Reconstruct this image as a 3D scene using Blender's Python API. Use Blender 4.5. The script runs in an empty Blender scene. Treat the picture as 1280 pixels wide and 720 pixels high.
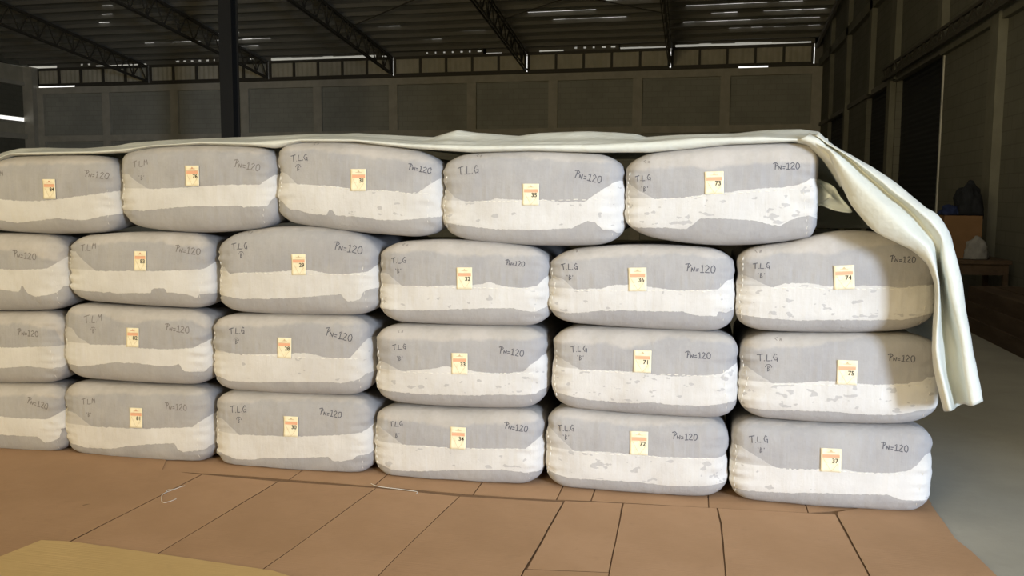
import bpy, bmesh, math, random
from mathutils import Vector, Matrix, noise
from mathutils.bvhtree import BVHTree
sc = bpy.context.scene
C = sc.collection
random.seed(7)

# ------------------------------------------------------------------ camera
FPX, YAW, PITCH, ROLL = 1126.186, 0.20428, 0.10167, 0.00576
CAM = Vector((0.0, -4.64464, 1.56644))
fw = Vector((-math.sin(YAW)*math.cos(PITCH), math.cos(YAW)*math.cos(PITCH), -math.sin(PITCH)))
r0 = Vector((math.cos(YAW), math.sin(YAW), 0)); u0 = r0.cross(fw)
r1 = r0*math.cos(ROLL)+u0*math.sin(ROLL); u1 = -r0*math.sin(ROLL)+u0*math.cos(ROLL)
cd = bpy.data.cameras.new('camera'); cam = bpy.data.objects.new('camera', cd); C.objects.link(cam)
cd.sensor_width = 36.0; cd.lens = FPX/1280*36.0; cd.clip_end = 200
M = Matrix((r1, u1, -fw)).transposed().to_4x4(); M.translation = CAM
cam.matrix_world = M
sc.camera = cam

# ------------------------------------------------------------------ light
sc.view_settings.view_transform = 'Standard'; sc.view_settings.look = 'None'
sc.view_settings.gamma = 1.0; sc.view_settings.use_curve_mapping = False
sc.view_settings.exposure = 0.0
sc.cycles.use_denoising = True
sc.cycles.max_bounces = 8; sc.cycles.diffuse_bounces = 5
sc.cycles.sample_clamp_indirect = 4.0
w = bpy.data.worlds.new('sky'); sc.world = w; w.use_nodes = True
bg = w.node_tree.nodes['Background']; bg.inputs[0].default_value = (1.0, 0.98, 0.93, 1); bg.inputs[1].default_value = 1.35

def area(name, loc, aim, sx, sy, power, col):
    l = bpy.data.lights.new(name, 'AREA'); l.shape = 'RECTANGLE'; l.size = sx; l.size_y = sy
    l.energy = power; l.color = col
    o = bpy.data.objects.new(name, l); C.objects.link(o); o.location = loc
    o.rotation_euler = (Vector(aim)-Vector(loc)).to_track_quat('-Z', 'Y').to_euler()
    return o
# daylight through the big open doorway in the right wall, beside the photographer
area('daylight_side_door', (7.6, -9.3, 2.9), (0.5, 0.0, 1.2), 1.7, 2.6, 1500, (0.76, 0.90, 1.12))
# added warm fill lamp behind the camera, for the left bales and back wall
area('warm_front_fill', (-6.5, -13.5, 3.0), (-4.5, 0.0, 1.2), 5.0, 4.4, 1150, (1.0, 0.80, 0.45))
# added overhead fill lamp above the aisle, lifts the floor and cardboard
area('overhead_fill', (-0.5, -3.5, 8.6), (-0.5, -3.0, 0.0), 5.0, 7.0, 260, (1.0, 0.93, 0.80))

# ------------------------------------------------------------------ materials
def mat(name, col, rough=0.8, metal=0.0, spec=0.3):
    m = bpy.data.materials.new(name); m.use_nodes = True
    b = m.node_tree.nodes['Principled BSDF']
    b.inputs['Base Color'].default_value = (*col, 1); b.inputs['Roughness'].default_value = rough
    b.inputs['Metallic'].default_value = metal; b.inputs['Specular IOR Level'].default_value = spec
    return m
class NT:
    def __init__(s, m): s.t = m.node_tree; s.b = s.t.nodes['Principled BSDF']
    def n(s, typ, **kw):
        x = s.t.nodes.new(typ)
        for k, v in kw.items(): setattr(x, k, v)
        return x
    def l(s, a, b): s.t.links.new(a, b)
    def math(s, op, a, b=None, clamp=False):
        x = s.n('ShaderNodeMath', operation=op, use_clamp=clamp)
        for i, v in enumerate((a, b)):
            if v is None: continue
            if isinstance(v, (int, float)): x.inputs[i].default_value = v
            else: s.l(v, x.inputs[i])
        return x.outputs[0]
    def step(s, v, lo, hi):
        x = s.n('ShaderNodeMapRange', interpolation_type='SMOOTHSTEP'); s.l(v, x.inputs[0])
        x.inputs[1].default_value = lo; x.inputs[2].default_value = hi
        return x.outputs[0]
    def mix(s, f, a, b):
        x = s.n('ShaderNodeMix', data_type='RGBA')
        if isinstance(f, (int, float)): x.inputs[0].default_value = f
        else: s.l(f, x.inputs[0])
        for i, v in ((6, a), (7, b)):
            if isinstance(v, tuple): x.inputs[i].default_value = (*v, 1)
            else: s.l(v, x.inputs[i])
        return x.outputs[2]
    def noise(s, vec, scale, detail=3, rough=0.5):
        x = s.n('ShaderNodeTexNoise'); s.l(vec, x.inputs['Vector']); x.inputs['Scale'].default_value = scale
        x.inputs['Detail'].default_value = detail; x.inputs['Roughness'].default_value = rough
        return x.outputs['Fac']
    def mapping(s, vec, scale=(1,1,1), rot=(0,0,0)):
        x = s.n('ShaderNodeMapping'); s.l(vec, x.inputs[0]); x.inputs['Scale'].default_value = scale; x.inputs['Rotation'].default_value = rot
        return x.outputs[0]
    def obj(s): return s.n('ShaderNodeTexCoord').outputs['Object']
    def color(s, c): s.l(c, s.b.inputs['Base Color'])
    def bump(s, h, strength=0.3, dist=0.01):
        x = s.n('ShaderNodeBump'); s.l(h, x.inputs['Height']); x.inputs['Strength'].default_value = strength; x.inputs['Distance'].default_value = dist
        s.l(x.outputs[0], s.b.inputs['Normal'])
def noisy(name, c1, c2, scale, rough=0.85, bump=0.2, bs=None, detail=4, sc3=(1,1,1)):
    m = mat(name, c1, rough); t = NT(m); v = t.mapping(t.obj(), sc3)
    f = t.step(t.noise(v, scale, detail, 0.6), 0.35, 0.65); t.color(t.mix(f, c1, c2))
    if bump: t.bump(t.noise(v, bs or scale*6, 3), bump, 0.01)
    return m

# bale cloth: the woven grey cover, the white lap strip round the middle, the lighter top panel
mb = mat('bale_cloth', (0.4, 0.4, 0.4), 0.92, 0, 0.15); t = NT(mb)
at = lambda n: t.n('ShaderNodeAttribute', attribute_name=n).outputs['Fac']
geo = t.obj(); oi = t.n('ShaderNodeObjectInfo').outputs['Random']
off = t.n('ShaderNodeCombineXYZ'); t.l(t.math('MULTIPLY', oi, 37.0), off.inputs[0]); t.l(t.math('MULTIPLY', oi, 11.0), off.inputs[1])
va = t.n('ShaderNodeVectorMath', operation='ADD'); t.l(geo, va.inputs[0]); t.l(off.outputs[0], va.inputs[1]); P0 = va.outputs[0]
rag = t.math('MULTIPLY', t.math('SUBTRACT', t.noise(P0, 45, 3, 0.6), 0.5), 0.016)
band = t.step(t.math('ADD', at('band'), rag), -0.0012, 0.0018)
topm = t.step(t.math('ADD', at('toppanel'), t.math('MULTIPLY', t.math('SUBTRACT', t.noise(P0, 14, 4, 0.6), 0.5), 0.05)), -0.012, 0.012)
flap = t.step(at('flap'), -0.002, 0.003)
streak = t.noise(t.mapping(P0, (55, 55, 2.0)), 1.0, 4, 0.6)
cloud = t.noise(P0, 4.5, 5, 0.65)
grey = t.mix(t.step(cloud, 0.3, 0.7), (0.385, 0.378, 0.384), (0.445, 0.434, 0.428))
grey = t.mix(t.math('MULTIPLY', t.step(streak, 0.52, 0.75), 0.28), grey, (0.50, 0.487, 0.475))
topc = t.mix(t.step(cloud, 0.35, 0.65), (0.475, 0.45, 0.42), (0.55, 0.52, 0.49))
base = t.mix(topm, grey, topc)
white = t.mix(t.step(t.noise(P0, 6, 4), 0.35, 0.65), (0.645, 0.627, 0.597), (0.71, 0.695, 0.667))
white = t.mix(t.math('MULTIPLY', t.step(t.noise(P0, 2.2, 2), 0.42, 0.62), 0.35), white, (0.76, 0.755, 0.745))
blotn = t.noise(t.mapping(P0, (1, 1, 1.7)), 17, 2, 0.45)
blot = t.math('MULTIPLY', t.step(t.math('ADD', blotn, at('blot')), 0.715, 0.735), 0.62)
blot = t.math('MULTIPLY', blot, t.step(at('band'), 0.006, 0.012))
white = t.mix(blot, white, (0.44, 0.43, 0.43))
white = t.mix(t.math('MULTIPLY', flap, 0.75), white, (0.50, 0.485, 0.47))
t.color(t.mix(band, base, white))
wv = t.n('ShaderNodeTexWave', wave_type='BANDS', bands_direction='Z'); t.l(P0, wv.inputs[0]); wv.inputs['Scale'].default_value = 90
wv2 = t.n('ShaderNodeTexWave', wave_type='BANDS', bands_direction='X'); t.l(P0, wv2.inputs[0]); wv2.inputs['Scale'].default_value = 90
hgt = t.math('ADD', t.math('MULTIPLY', t.math('ADD', wv.outputs['Fac'], wv2.outputs['Fac']), 0.05), t.math('ADD', t.math('MULTIPLY', t.noise(P0, 28, 4, 0.6), 0.35), t.math('MULTIPLY', streak, 0.25)))
hgt = t.math('ADD', hgt, t.math('MULTIPLY', band, 0.12))
t.bump(hgt, 0.7, 0.014)

m_thread = mat('thread', (0.78, 0.76, 0.70), 0.8)
m_ink = mat('marker_ink', (0.11, 0.11, 0.13), 0.7)
m_ink2 = mat('faded_marker_ink', (0.22, 0.20, 0.19), 0.8)
m_paper = noisy('cream_paper', (0.86, 0.76, 0.52), (0.90, 0.83, 0.62), 30, 0.8, 0)
m_red = mat('orange_red_print', (0.80, 0.42, 0.26), 0.7)
m_red2 = mat('brown_red_print', (0.62, 0.30, 0.16), 0.7)
m_tan = mat('pale_brown_print', (0.60, 0.48, 0.28), 0.8)
m_num = mat('black_print', (0.05, 0.045, 0.03), 0.7)

mt = mat('tarp_sheet', (0.74, 0.745, 0.66), 0.42, 0, 0.4); t = NT(mt); v = t.obj()
c = t.mix(t.step(t.noise(v, 3, 4, 0.6), 0.35, 0.65), (0.66, 0.675, 0.61), (0.735, 0.75, 0.685))
c = t.mix(t.math('MULTIPLY', t.step(t.noise(t.mapping(v, (1, 1, 1)), 30, 5, 0.7), 0.62, 0.72), 0.25), c, (0.48, 0.46, 0.38))
t.color(c); rdg = t.math('ABSOLUTE', t.math('SUBTRACT', t.noise(v, 7, 3, 0.5), 0.5))
t.bump(t.math('ADD', t.math('MULTIPLY', rdg, 1.6), t.math('MULTIPLY', t.noise(v, 40, 3, 0.6), 0.2)), 0.5, 0.02)
tr = t.n('ShaderNodeBsdfTranslucent'); t.l(c, tr.inputs[0]); mx = t.n('ShaderNodeMixShader'); mx.inputs[0].default_value = 0.12
t.l(t.b.outputs[0], mx.inputs[1]); t.l(tr.outputs[0], mx.inputs[2])
out = [n for n in mt.node_tree.nodes if n.type == 'OUTPUT_MATERIAL'][0]; t.l(mx.outputs[0], out.inputs[0])
m_plastic = noisy('pale_blue_plastic', (0.78, 0.86, 0.86), (0.84, 0.90, 0.88), 8, 0.4, 0.3, 20)

def cardboard(name, c1, c2):
    m = mat(name, c1, 0.85, 0, 0.2); t = NT(m); v = t.obj()
    c = t.mix(t.step(t.noise(v, 1.6, 5, 0.65), 0.3, 0.7), c1, c2)
    c = t.mix(t.math('MULTIPLY', t.step(t.noise(v, 9, 5, 0.7), 0.55, 0.75), 0.25), c, tuple(x*0.72 for x in c1))
    c = t.mix(t.step(t.noise(v, 5.0, 2, 0.4), 0.745, 0.765), c, (0.13, 0.085, 0.05))
    t.color(c); t.bump(t.math('ADD', t.noise(t.mapping(v, (1, 90, 1)), 1.5, 2), t.noise(v, 5, 4)), 0.18, 0.01)
    return m
m_card = cardboard('cardboard_brown', (0.39, 0.24, 0.135), (0.445, 0.28, 0.165))
m_card2 = cardboard('cardboard_brown_worn', (0.37, 0.228, 0.128), (0.425, 0.265, 0.153))
m_card3 = cardboard('cardboard_light', (0.53, 0.37, 0.165), (0.585, 0.415, 0.19))
m_edge = mat('cardboard_edge', (0.20, 0.12, 0.065), 0.9)

mf = mat('concrete_floor', (0.3, 0.28, 0.24), 0.75, 0, 0.3); t = NT(mf); v = t.obj()
c = t.mix(t.step(t.noise(v, 0.6, 6, 0.65), 0.3, 0.7), (0.29, 0.28, 0.235), (0.37, 0.355, 0.30))
c = t.mix(t.math('MULTIPLY', t.step(t.noise(v, 3.0, 6, 0.7), 0.5, 0.8), 0.4), c, (0.25, 0.235, 0.195))
t.color(c); t.bump(t.noise(v, 18, 5, 0.6), 0.15, 0.01)

def blocks(name, c1, c2, mortar):
    m = mat(name, c1, 0.95, 0, 0.1); t = NT(m); v = t.n('ShaderNodeTexCoord').outputs['Object']
    sep = t.n('ShaderNodeSeparateXYZ'); t.l(v, sep.inputs[0]); cb = t.n('ShaderNodeCombineXYZ')
    t.l(t.math('ADD', sep.outputs[0], sep.outputs[1]), cb.inputs[0]); t.l(sep.outputs[2], cb.inputs[1])
    br = t.n('ShaderNodeTexBrick'); t.l(cb.outputs[0], br.inputs[0]); br.inputs['Scale'].default_value = 1.0
    br.inputs['Brick Width'].default_value = 0.39; br.inputs['Row Height'].default_value = 0.19; br.inputs['Mortar Size'].default_value = 0.009
    br.inputs['Color1'].default_value = (*c1, 1); br.inputs['Color2'].default_value = (*c2, 1); br.inputs['Mortar'].default_value = (*mortar, 1)
    f = t.noise(v, 0.8, 5, 0.65); t.color(t.mix(t.math('MULTIPLY', t.step(f, 0.4, 0.7), 0.4), br.outputs['Color'], tuple(x*0.7 for x in c1)))
    t.bump(br.outputs['Fac'], -0.3, 0.01)
    return m
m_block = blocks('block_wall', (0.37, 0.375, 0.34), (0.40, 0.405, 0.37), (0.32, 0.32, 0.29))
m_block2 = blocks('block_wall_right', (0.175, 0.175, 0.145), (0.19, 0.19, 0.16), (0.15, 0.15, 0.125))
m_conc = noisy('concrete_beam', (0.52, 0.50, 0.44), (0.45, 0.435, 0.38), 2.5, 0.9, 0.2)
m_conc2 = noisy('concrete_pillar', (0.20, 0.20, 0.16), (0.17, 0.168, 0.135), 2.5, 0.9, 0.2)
m_slit_pale = mat('daylight_slit_pale', (0.62, 0.62, 0.58), 0.5)  # pale colour painting the thin daylight slit beside the near shutter
m_roof = noisy('roof_sheet', (0.33, 0.33, 0.31), (0.47, 0.465, 0.42), 1.3, 0.7, 0.0, sc3=(0.25, 3.0, 1))
m_steel = mat('dark_steel', (0.075, 0.07, 0.058), 0.6, 0.0, 0.3)
m_purlin = mat('purlin_steel', (0.18, 0.175, 0.155), 0.6)
m_column = mat('column_paint', (0.035, 0.036, 0.038), 0.55)
m_sheet = noisy('grey_cladding', (0.50, 0.48, 0.39), (0.58, 0.55, 0.46), 2, 0.8, 0.0)
m_shutter = mat('shutter_dark', (0.02, 0.024, 0.03), 0.6); t = NT(m_shutter)
wv = t.n('ShaderNodeTexWave', wave_type='BANDS', bands_direction='Z'); t.l(t.obj(), wv.inputs[0]); wv.inputs['Scale'].default_value = 3.2; t.bump(wv.outputs['Fac'], 0.6, 0.03)
m_box = noisy('carton_brown', (0.20, 0.115, 0.055), (0.235, 0.135, 0.07), 3, 0.85, 0.1)
m_wood = noisy('dark_timber', (0.075, 0.05, 0.032), (0.11, 0.075, 0.048), 2, 0.8, 0.3, 30, sc3=(4, 0.6, 4))
m_black = noisy('black_fabric', (0.012, 0.014, 0.018), (0.02, 0.023, 0.03), 8, 0.9, 0.3)
m_blue = noisy('navy_cloth', (0.015, 0.025, 0.08), (0.025, 0.04, 0.12), 8, 0.9, 0.3)
m_whitec = noisy('white_cloth', (0.24, 0.24, 0.24), (0.29, 0.29, 0.285), 8, 0.8, 0.3)

# ------------------------------------------------------------------ helpers
def link(name, me, m=None, parent=None, loc=None):
    o = bpy.data.objects.new(name, me); C.objects.link(o)
    if m is not None:
        for mm in (m if isinstance(m, (list, tuple)) else [m]): me.materials.append(mm)
    if loc is not None: o.location = loc
    if parent is not None: o.parent = parent
    return o
def tag(o, label, cat, group=None, kind=None):
    o['label'] = label; o['category'] = cat
    if group: o['group'] = group
    if kind: o['kind'] = kind
    return o
def struct(o): o['kind'] = 'structure'; return o
def bm_obj(name, bm, m, parent=None, loc=None, smooth=False):
    me = bpy.data.meshes.new(name)
    bmesh.ops.recalc_face_normals(bm, faces=bm.faces); bm.to_mesh(me); bm.free()
    if smooth:
        for p in me.polygons: p.use_smooth = True
    return link(name, me, m, parent, loc)
def hexa(bm, pts):      # 8 points: bottom 4 then top 4
    vs = [bm.verts.new(p) for p in pts]
    for f in ((0,3,2,1),(4,5,6,7),(0,1,5,4),(1,2,6,5),(2,3,7,6),(3,0,4,7)): bm.faces.new([vs[i] for i in f])
def box(bm, x0, x1, y0, y1, z0, z1, tilt=0.0):
    a = lambda x: tilt*(x+11.5)
    hexa(bm, [(x0,y0,z0+a(x0)),(x1,y0,z0+a(x1)),(x1,y1,z0+a(x1)),(x0,y1,z0+a(x0)),(x0,y0,z1+a(x0)),(x1,y0,z1+a(x1)),(x1,y1,z1+a(x1)),(x0,y1,z1+a(x0))])
def bar(bm, p, q, wx=0.06, wz=0.06):
    p = Vector(p); q = Vector(q); d = (q-p).normalized()
    s = d.cross(Vector((0,0,1)))
    if s.length < 1e-4: s = Vector((1,0,0))
    s.normalize(); u = s.cross(d).normalized()
    c = [(-1,-1),(1,-1),(1,1),(-1,1)]
    hexa(bm, [p+s*a*wx/2+u*b*wz/2 for a, b in c]+[q+s*a*wx/2+u*b*wz/2 for a, b in c])
def pl(pts, x):         # piecewise linear
    if x <= pts[0][0]: return pts[0][1]
    for a, b in zip(pts, pts[1:]):
        if x <= b[0]: return a[1]+(b[1]-a[1])*(x-a[0])/(b[0]-a[0]) if b[0] > a[0] else b[1]
    return pts[-1][1]

# ------------------------------------------------------------------ the building
TILT = 0.006
XR, XL, YB, YF = 4.0, -27.35, 28.5, -14.0
RS = 0.12
def roofz(x, y):
    yy = max(y, 5.0) - max(0.0, 5.0-y)
    return 6.98 + RS*(28.4-(y if y > 5 else 10-y)) + TILT*(x+11.5)
bm = bmesh.new(); box(bm, XL-1, XR+9, YF-6, YB+1, -0.2, 0.0); struct(bm_obj('floor', bm, mf))
# roof sheets with the thin daylight slots where the sheets lap badly
slots = {27.06: [(-17.5, -16.3, .09), (-9.9, -9.2, .05), (0.8, 3.7, .06)], 26.24: [(-20.5, -18.2, .05), (-17.6, -15.4, .10), (-8.2, -7.4, .05), (-0.7, 3.6, .08)],
         25.42: [(-17.1, -16.2, .07), (-11.0, -10.2, .04), (-4.9, -2.5, .06), (0.2, 1.0, .07), (1.8, 3.7, .10)], 24.60: [(-13.0, -12.4, .03), (-5.6, -3.4, .07), (-0.6, 2.9, .06)],
         23.78: [(-20.6, -20.2, .07), (-3.0, -1.6, .05), (1.5, 3.4, .08)], 22.96: [(-19.9, -19.5, .06), (0.4, 1.2, .06), (2.2, 3.4, .09)], 22.14: [(-19.3, -18.9, .05), (1.6, 3.5, .07)], 21.32: [(0.6, 2.2, .06)]}
bm = bmesh.new()
def rquad(x0, x1, y0, y1):
    vs = [bm.verts.new((x, y, roofz(x, y)+k)) for k in (0, 0.004) for x, y in ((x0,y0),(x1,y0),(x1,y1),(x0,y1))]
    for f in ((0,3,2,1),(4,5,6,7),(0,1,5,4),(1,2,6,5),(2,3,7,6),(3,0,4,7)): bm.faces.new([vs[i] for i in f])
ys = sorted(slots); prev = YB+1.2
RX0, RX1 = XL-1, XR+0.6
for y in reversed(ys):
    wmax = 0.14
    rquad(RX0, RX1, y+wmax/2, prev)
    x = RX0
    for a, b, wd in slots[y]:
        rquad(x, a, y-wmax/2, y+wmax/2)
        n = max(1, int((b-a)/0.35)); 
        for i in range(n):
            xa = a+(b-a)*i/n; xb = a+(b-a)*(i+1)/n; wv_ = wd*random.uniform(0.15, 0.6)
            rquad(xa, xb, y-wmax/2, y+wmax/2-wv_)
        x = b
    rquad(x, RX1, y-wmax/2, y+wmax/2)
    prev = y-wmax/2
rquad(RX0, RX1, 5.0, prev); rquad(RX0, RX1, YF-1, 5.0)
struct(bm_obj('ceiling', bm, m_roof))
nt = 0
def trim(bm, m):
    global nt; nt += 1
    return struct(bm_obj('trim_%d' % nt, bm, m))
# purlins
y = 28.0
while y > 9:
    bm = bmesh.new(); hexa(bm, [(RX0,y-.03,roofz(RX0,y)-.13),(XR,y-.03,roofz(XR,y)-.13),(XR,y+.03,roofz(XR,y)-.13),(RX0,y+.03,roofz(RX0,y)-.13),
        (RX0,y-.03,roofz(RX0,y)-.005),(XR,y-.03,roofz(XR,y)-.005),(XR,y+.03,roofz(XR,y)-.005),(RX0,y+.03,roofz(RX0,y)-.005)])
    trim(bm, m_purlin); y -= 0.82
# back wall
bm = bmesh.new(); box(bm, XL-.2, XR+.2, YB, YB+.2, -.3, 5.9, TILT); struct(bm_obj('wall_back', bm, m_block))
for i in range(11):
    x = 3.83-3.062*i; bm = bmesh.new(); box(bm, x-.17, x+.17, YB-.14, YB+.02, -.15, 5.72, TILT); trim(bm, m_conc)
bm = bmesh.new(); box(bm, XL, XR, YB-.16, YB+.2, 5.72, 5.98, TILT); trim(bm, m_conc)
bm = bmesh.new(); box(bm, XL, XR, YB-.15, YB+.02, 3.78, 4.02, TILT); trim(bm, m_conc)
# strip windows under the eaves, one framed bay between each pair of trusses
TX = [-27.0, -21.8, -16.6, -11.5, -6.35, -1.16, 3.72]
for i in range(6):
    a, b = TX[i]+.025, TX[i+1]-.025
    bm = bmesh.new()
    for z0, z1 in ((6.06, 6.15), (6.68, 6.78)): box(bm, a, b, YB-.05, YB+.05, z0, z1, TILT)
    n = 5
    for k in range(n+1):
        x = a+.035+(b-a-.07)*k/n
        box(bm, x-.04, x+.04, YB-.05, YB+.05, 6.15, 6.68, TILT)
    wdw = struct(bm_obj('window_%d' % (i+1), bm, m_steel))
    bm = bmesh.new()
    nn = int((b-a)/.1)
    top = [[], []]
    for k in range(nn+1):
        x = a+(b-a)*k/nn; yy = YB+.03+(.012 if k % 2 else -.012)
        for j, z in enumerate((6.1, 6.72)): top[j].append(bm.verts.new((x, yy, z+TILT*(x+11.5))))
    for k in range(nn): bm.faces.new((top[0][k], top[0][k+1], top[1][k+1], top[1][k]))
    s = bm_obj('cladding_panel', bm, m_sheet, wdw)
# closing strip between the window heads and the roof; open where daylight shows
dots = [(-20.6, -18.7), (-17.4, -16.8), (-10.2, -8.1), (-4.6, -3.1), (-24.9, -24.3)]
opens = [(-24.2, -21.9, .05), (-27.9, -26.0, .10), (-16.5, -12.2, .10), (-12.0, -11.6, .05), (-8.0, -7.3, .02), (-5.9, -5.0, .05), (-3.0, -1.3, .06), (-1.0, 2.3, .09), (2.3, 3.6, .05)]
bm = bmesh.new(); x = XL
def closed(bm, a, b):
    global_x = a
    for da, db in sorted(dots):
        if da >= a and db <= b:
            box(bm, global_x, da, YB-.02, YB+.02, 6.76, 7.02, TILT)
            k = da
            while k < db:
                box(bm, k, k+.33, YB-.02, YB+.02, 6.76, 6.85, TILT); box(bm, k, k+.33, YB-.02, YB+.02, 6.91, 7.02, TILT)
                box(bm, k+random.uniform(.06, .16), k+.33, YB-.02, YB+.02, 6.85, 6.91, TILT); k += .33
            global_x = k
    box(bm, global_x, b, YB-.02, YB+.02, 6.76, 7.02, TILT)
for a, b, h in sorted(opens):
    closed(bm, x, a)
    n = max(1, int((b-a)/.4))
    for k in range(n):
        xa = a+(b-a)*k/n; xb = a+(b-a)*(k+1)/n; hh = h*random.uniform(.75, 1.1)
        box(bm, xa, xb, YB-.02, YB+.02, 6.79+hh, 7.02, TILT)
    x = b
box(bm, x, XR, YB-.02, YB+.02, 6.76, 7.02, TILT); box(bm, 3.735, XR, YB-.02, YB+.02, 6.0, 7.0, TILT); box(bm, XL, -26.99, YB-.02, YB+.02, 6.0, 6.7, TILT)
trim(bm, m_purlin)
bm = bmesh.new(); x = XL
for a, b, h in [(-27.6, -25.2, .05), (1.2, 2.2, .03)]:
    box(bm, x, a, YB-.03, YB+.03, 5.97, 6.08, TILT); x = b
box(bm, x, XR, YB-.03, YB+.03, 5.97, 6.08, TILT); trim(bm, m_steel)
# left wall, seen only at the far corner
bm = bmesh.new()
for z0, z1 in ((0, 3.85), (4.68, 6.05), (6.75, 6.95)): box(bm, XL-.2, XL, YF, YB, z0, z1)
box(bm, XL-.2, XL, YF, 25.6, 3.85, 6.95); box(bm, XL-.2, XL, YF, YB, 6.95, 9.9)
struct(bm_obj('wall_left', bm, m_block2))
bm = bmesh.new()
box(bm, XL-.05, XL+.05, 25.6, YB-.1, 6.05, 6.72); box(bm, XL-.1, XL+.02, 25.6, YB-.1, 3.85, 4.5)
trim(bm, m_sheet)
bm = bmesh.new(); box(bm, XL-.02, XL+.14, 20, YB, 3.78, 4.0); box(bm, XL-.02, XL+.12, 20, YB, 5.95, 6.1); box(bm, XL, XL+.1, 20, YB, 4.4, 4.5); trim(bm, m_conc)
bm = bmesh.new(); box(bm, XL, XL+.45, YB-.4, YB, 0, 6.7); trim(bm, m_conc)
# right wall with its shutters and lintels
bm = bmesh.new()
for y0, y1, z0, z1 in ((26.5, YB, 0, 4.04), (19.45, 22.4, 0, 4.04), (15.95, 16.6, 0, 4.04), (-3.0, 12.15, 0, 4.04), (YF, -6.35, 0, 4.04), (YF, YB, 4.04, 9.9)):
    box(bm, XR, XR+.2, y0, y1, z0, z1)
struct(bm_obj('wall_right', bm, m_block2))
for i, (y0, y1) in enumerate(((22.4, 26.5), (16.6, 19.45), (12.15, 15.95))):
    bm = bmesh.new(); box(bm, XR+.12, XR+.18, y0, y1, 0, 4.04); struct(bm_obj('door_%d' % (i+1), bm, m_shutter))
for y, wd, z0, z1 in ((25.7, .3, 4.04, 8), (22.35, .3, 0, 8), (18.7, .3, 4.04, 8), (15.95, .5, 4.04, 8), (16.2, .34, 0, 4.04), (12.1, .3, 4.2, 8), (9.05, .36, 0, 4.1), (9.05, .3, 4.1, 9), (5.9, .34, 0, 8), (12.12, .06, 0, 4.04)):
    bm = bmesh.new(); box(bm, XR-(.12 if wd > .1 else .02), XR+.02, y-wd/2, y+wd/2, z0, z1); trim(bm, m_conc2 if wd > .1 else m_slit_pale)
bm = bmesh.new(); box(bm, XR-.12, XR+.02, -1.6, YB, 6.05, 6.3); trim(bm, m_conc2)
bm = bmesh.new(); box(bm, XR-.06, XR+.05, 12.1, YB, 4.02, 4.14); trim(bm, m_purlin)
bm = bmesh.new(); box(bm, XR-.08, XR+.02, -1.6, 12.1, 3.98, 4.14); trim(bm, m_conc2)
# gutter board along the roof edge
bm = bmesh.new(); bar(bm, (XR-.2, YB, 6.75), (XR-.2, 20, 7.75), .08, .14); trim(bm, m_purlin)
# unseen front wall, its opening put in for the warm fill lamp
bm = bmesh.new(); box(bm, XL-.2, -9.2, YF-.2, YF, 0, 10); box(bm, -3.8, XR+.2, YF-.2, YF, 0, 10); box(bm, -9.2, -3.8, YF-.2, YF, 5.4, 10)
struct(bm_obj('wall_front', bm, m_block))

# roof trusses
trl = ['roof truss at the far left, running from the back corner', 'second roof truss from the left, ending just left of the column', 'steel roof truss passing behind the dark column', 'middle steel roof truss meeting the wall right of the dark column',
       'steel roof truss above the tag 35 bale', 'near vertical looking roof truss above the tag 36 bale', 'steel roof truss along the right wall']
for i, x in enumerate(TX):
    if i == 0: x = -27.4
    if i == 6: continue
    e = bpy.data.objects.new('roof_truss', None); C.objects.link(e); e.location = (x, 28.3, 6.1+TILT*(x+11.5))
    tag(e, trl[i]+', dark lattice', 'roof truss', 'steel roof trusses')
    def zb(y): return 6.12+.107*(28.3-y)
    def zt(y): return 6.70+.12*(28.3-y)
    L = 12.0; n = 14; oz = 6.1
    bmt = bmesh.new(); bmb = bmesh.new(); bmw = bmesh.new()
    for s in (-.05, .05):
        bar(bmt, (s, 0, zt(28.3)-oz), (s, -L, zt(28.3-L)-oz), .03, .06)
        bar(bmb, (s, 0, zb(28.3)-oz), (s, -L, zb(28.3-L)-oz), .03, .06)
    for k in range(n):
        ya, yb = 28.3-L*k/n, 28.3-L*(k+1)/n; ym = (ya+yb)/2
        bar(bmw, (0, ya-28.3, zb(ya)-oz), (0, ym-28.3, zt(ym)-oz), .035, .035)
        bar(bmw, (0, ym-28.3, zt(ym)-oz), (0, yb-28.3, zb(yb)-oz), .035, .035)
        if k % 2 == 0: bar(bmw, (0, yb-28.3, zb(yb)-oz), (0, yb-28.3, zt(yb)-oz), .03, .03)
    bm_obj('top_chord', bmt, m_steel, e); bm_obj('bottom_chord', bmb, m_steel, e); bm_obj('lattice', bmw, m_steel, e)
# bracing rods
for i, (p, q, lab) in enumerate([((-6.35, 24.6, 7.28), (-1.16, 20.6, 7.75), 'thin roof bracing rod between the middle trusses, rising to the right'), ((-6.35, 20.8, 7.75), (-1.16, 24.8, 7.3), 'thin roof bracing rod between the middle trusses, falling to the right'),
        ((-11.5, 24.6, 7.25), (-6.35, 20.6, 7.75), 'thin roof bracing rod above the tag 32 bale')]):
    bm = bmesh.new(); mid = (Vector(p)+Vector(q))/2; bar(bm, Vector(p)-mid, Vector(q)-mid, .03, .03)
    tag(bm_obj('bracing_rod', bm, m_steel, None, mid), lab, 'roof brace', 'roof bracing rods')
# column: a welded box section with base plate
e = bpy.data.objects.new('steel_column', None); C.objects.link(e); e.location = (-11.5, 16.2, 0)
tag(e, 'tall dark steel column standing behind the stack at the left', 'column')
bm = bmesh.new(); 
box(bm, -.17, .17, -.17, -.15, 0, 7.55); box(bm, -.17, .17, .15, .17, 0, 7.55); box(bm, -.12, .12, -.15, .15, 0, 7.55); bm_obj('shaft', bm, m_column, e)
bm = bmesh.new(); box(bm, -.28, .28, -.28, .28, 0, .03); bm_obj('base_plate', bm, m_column, e)
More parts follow.
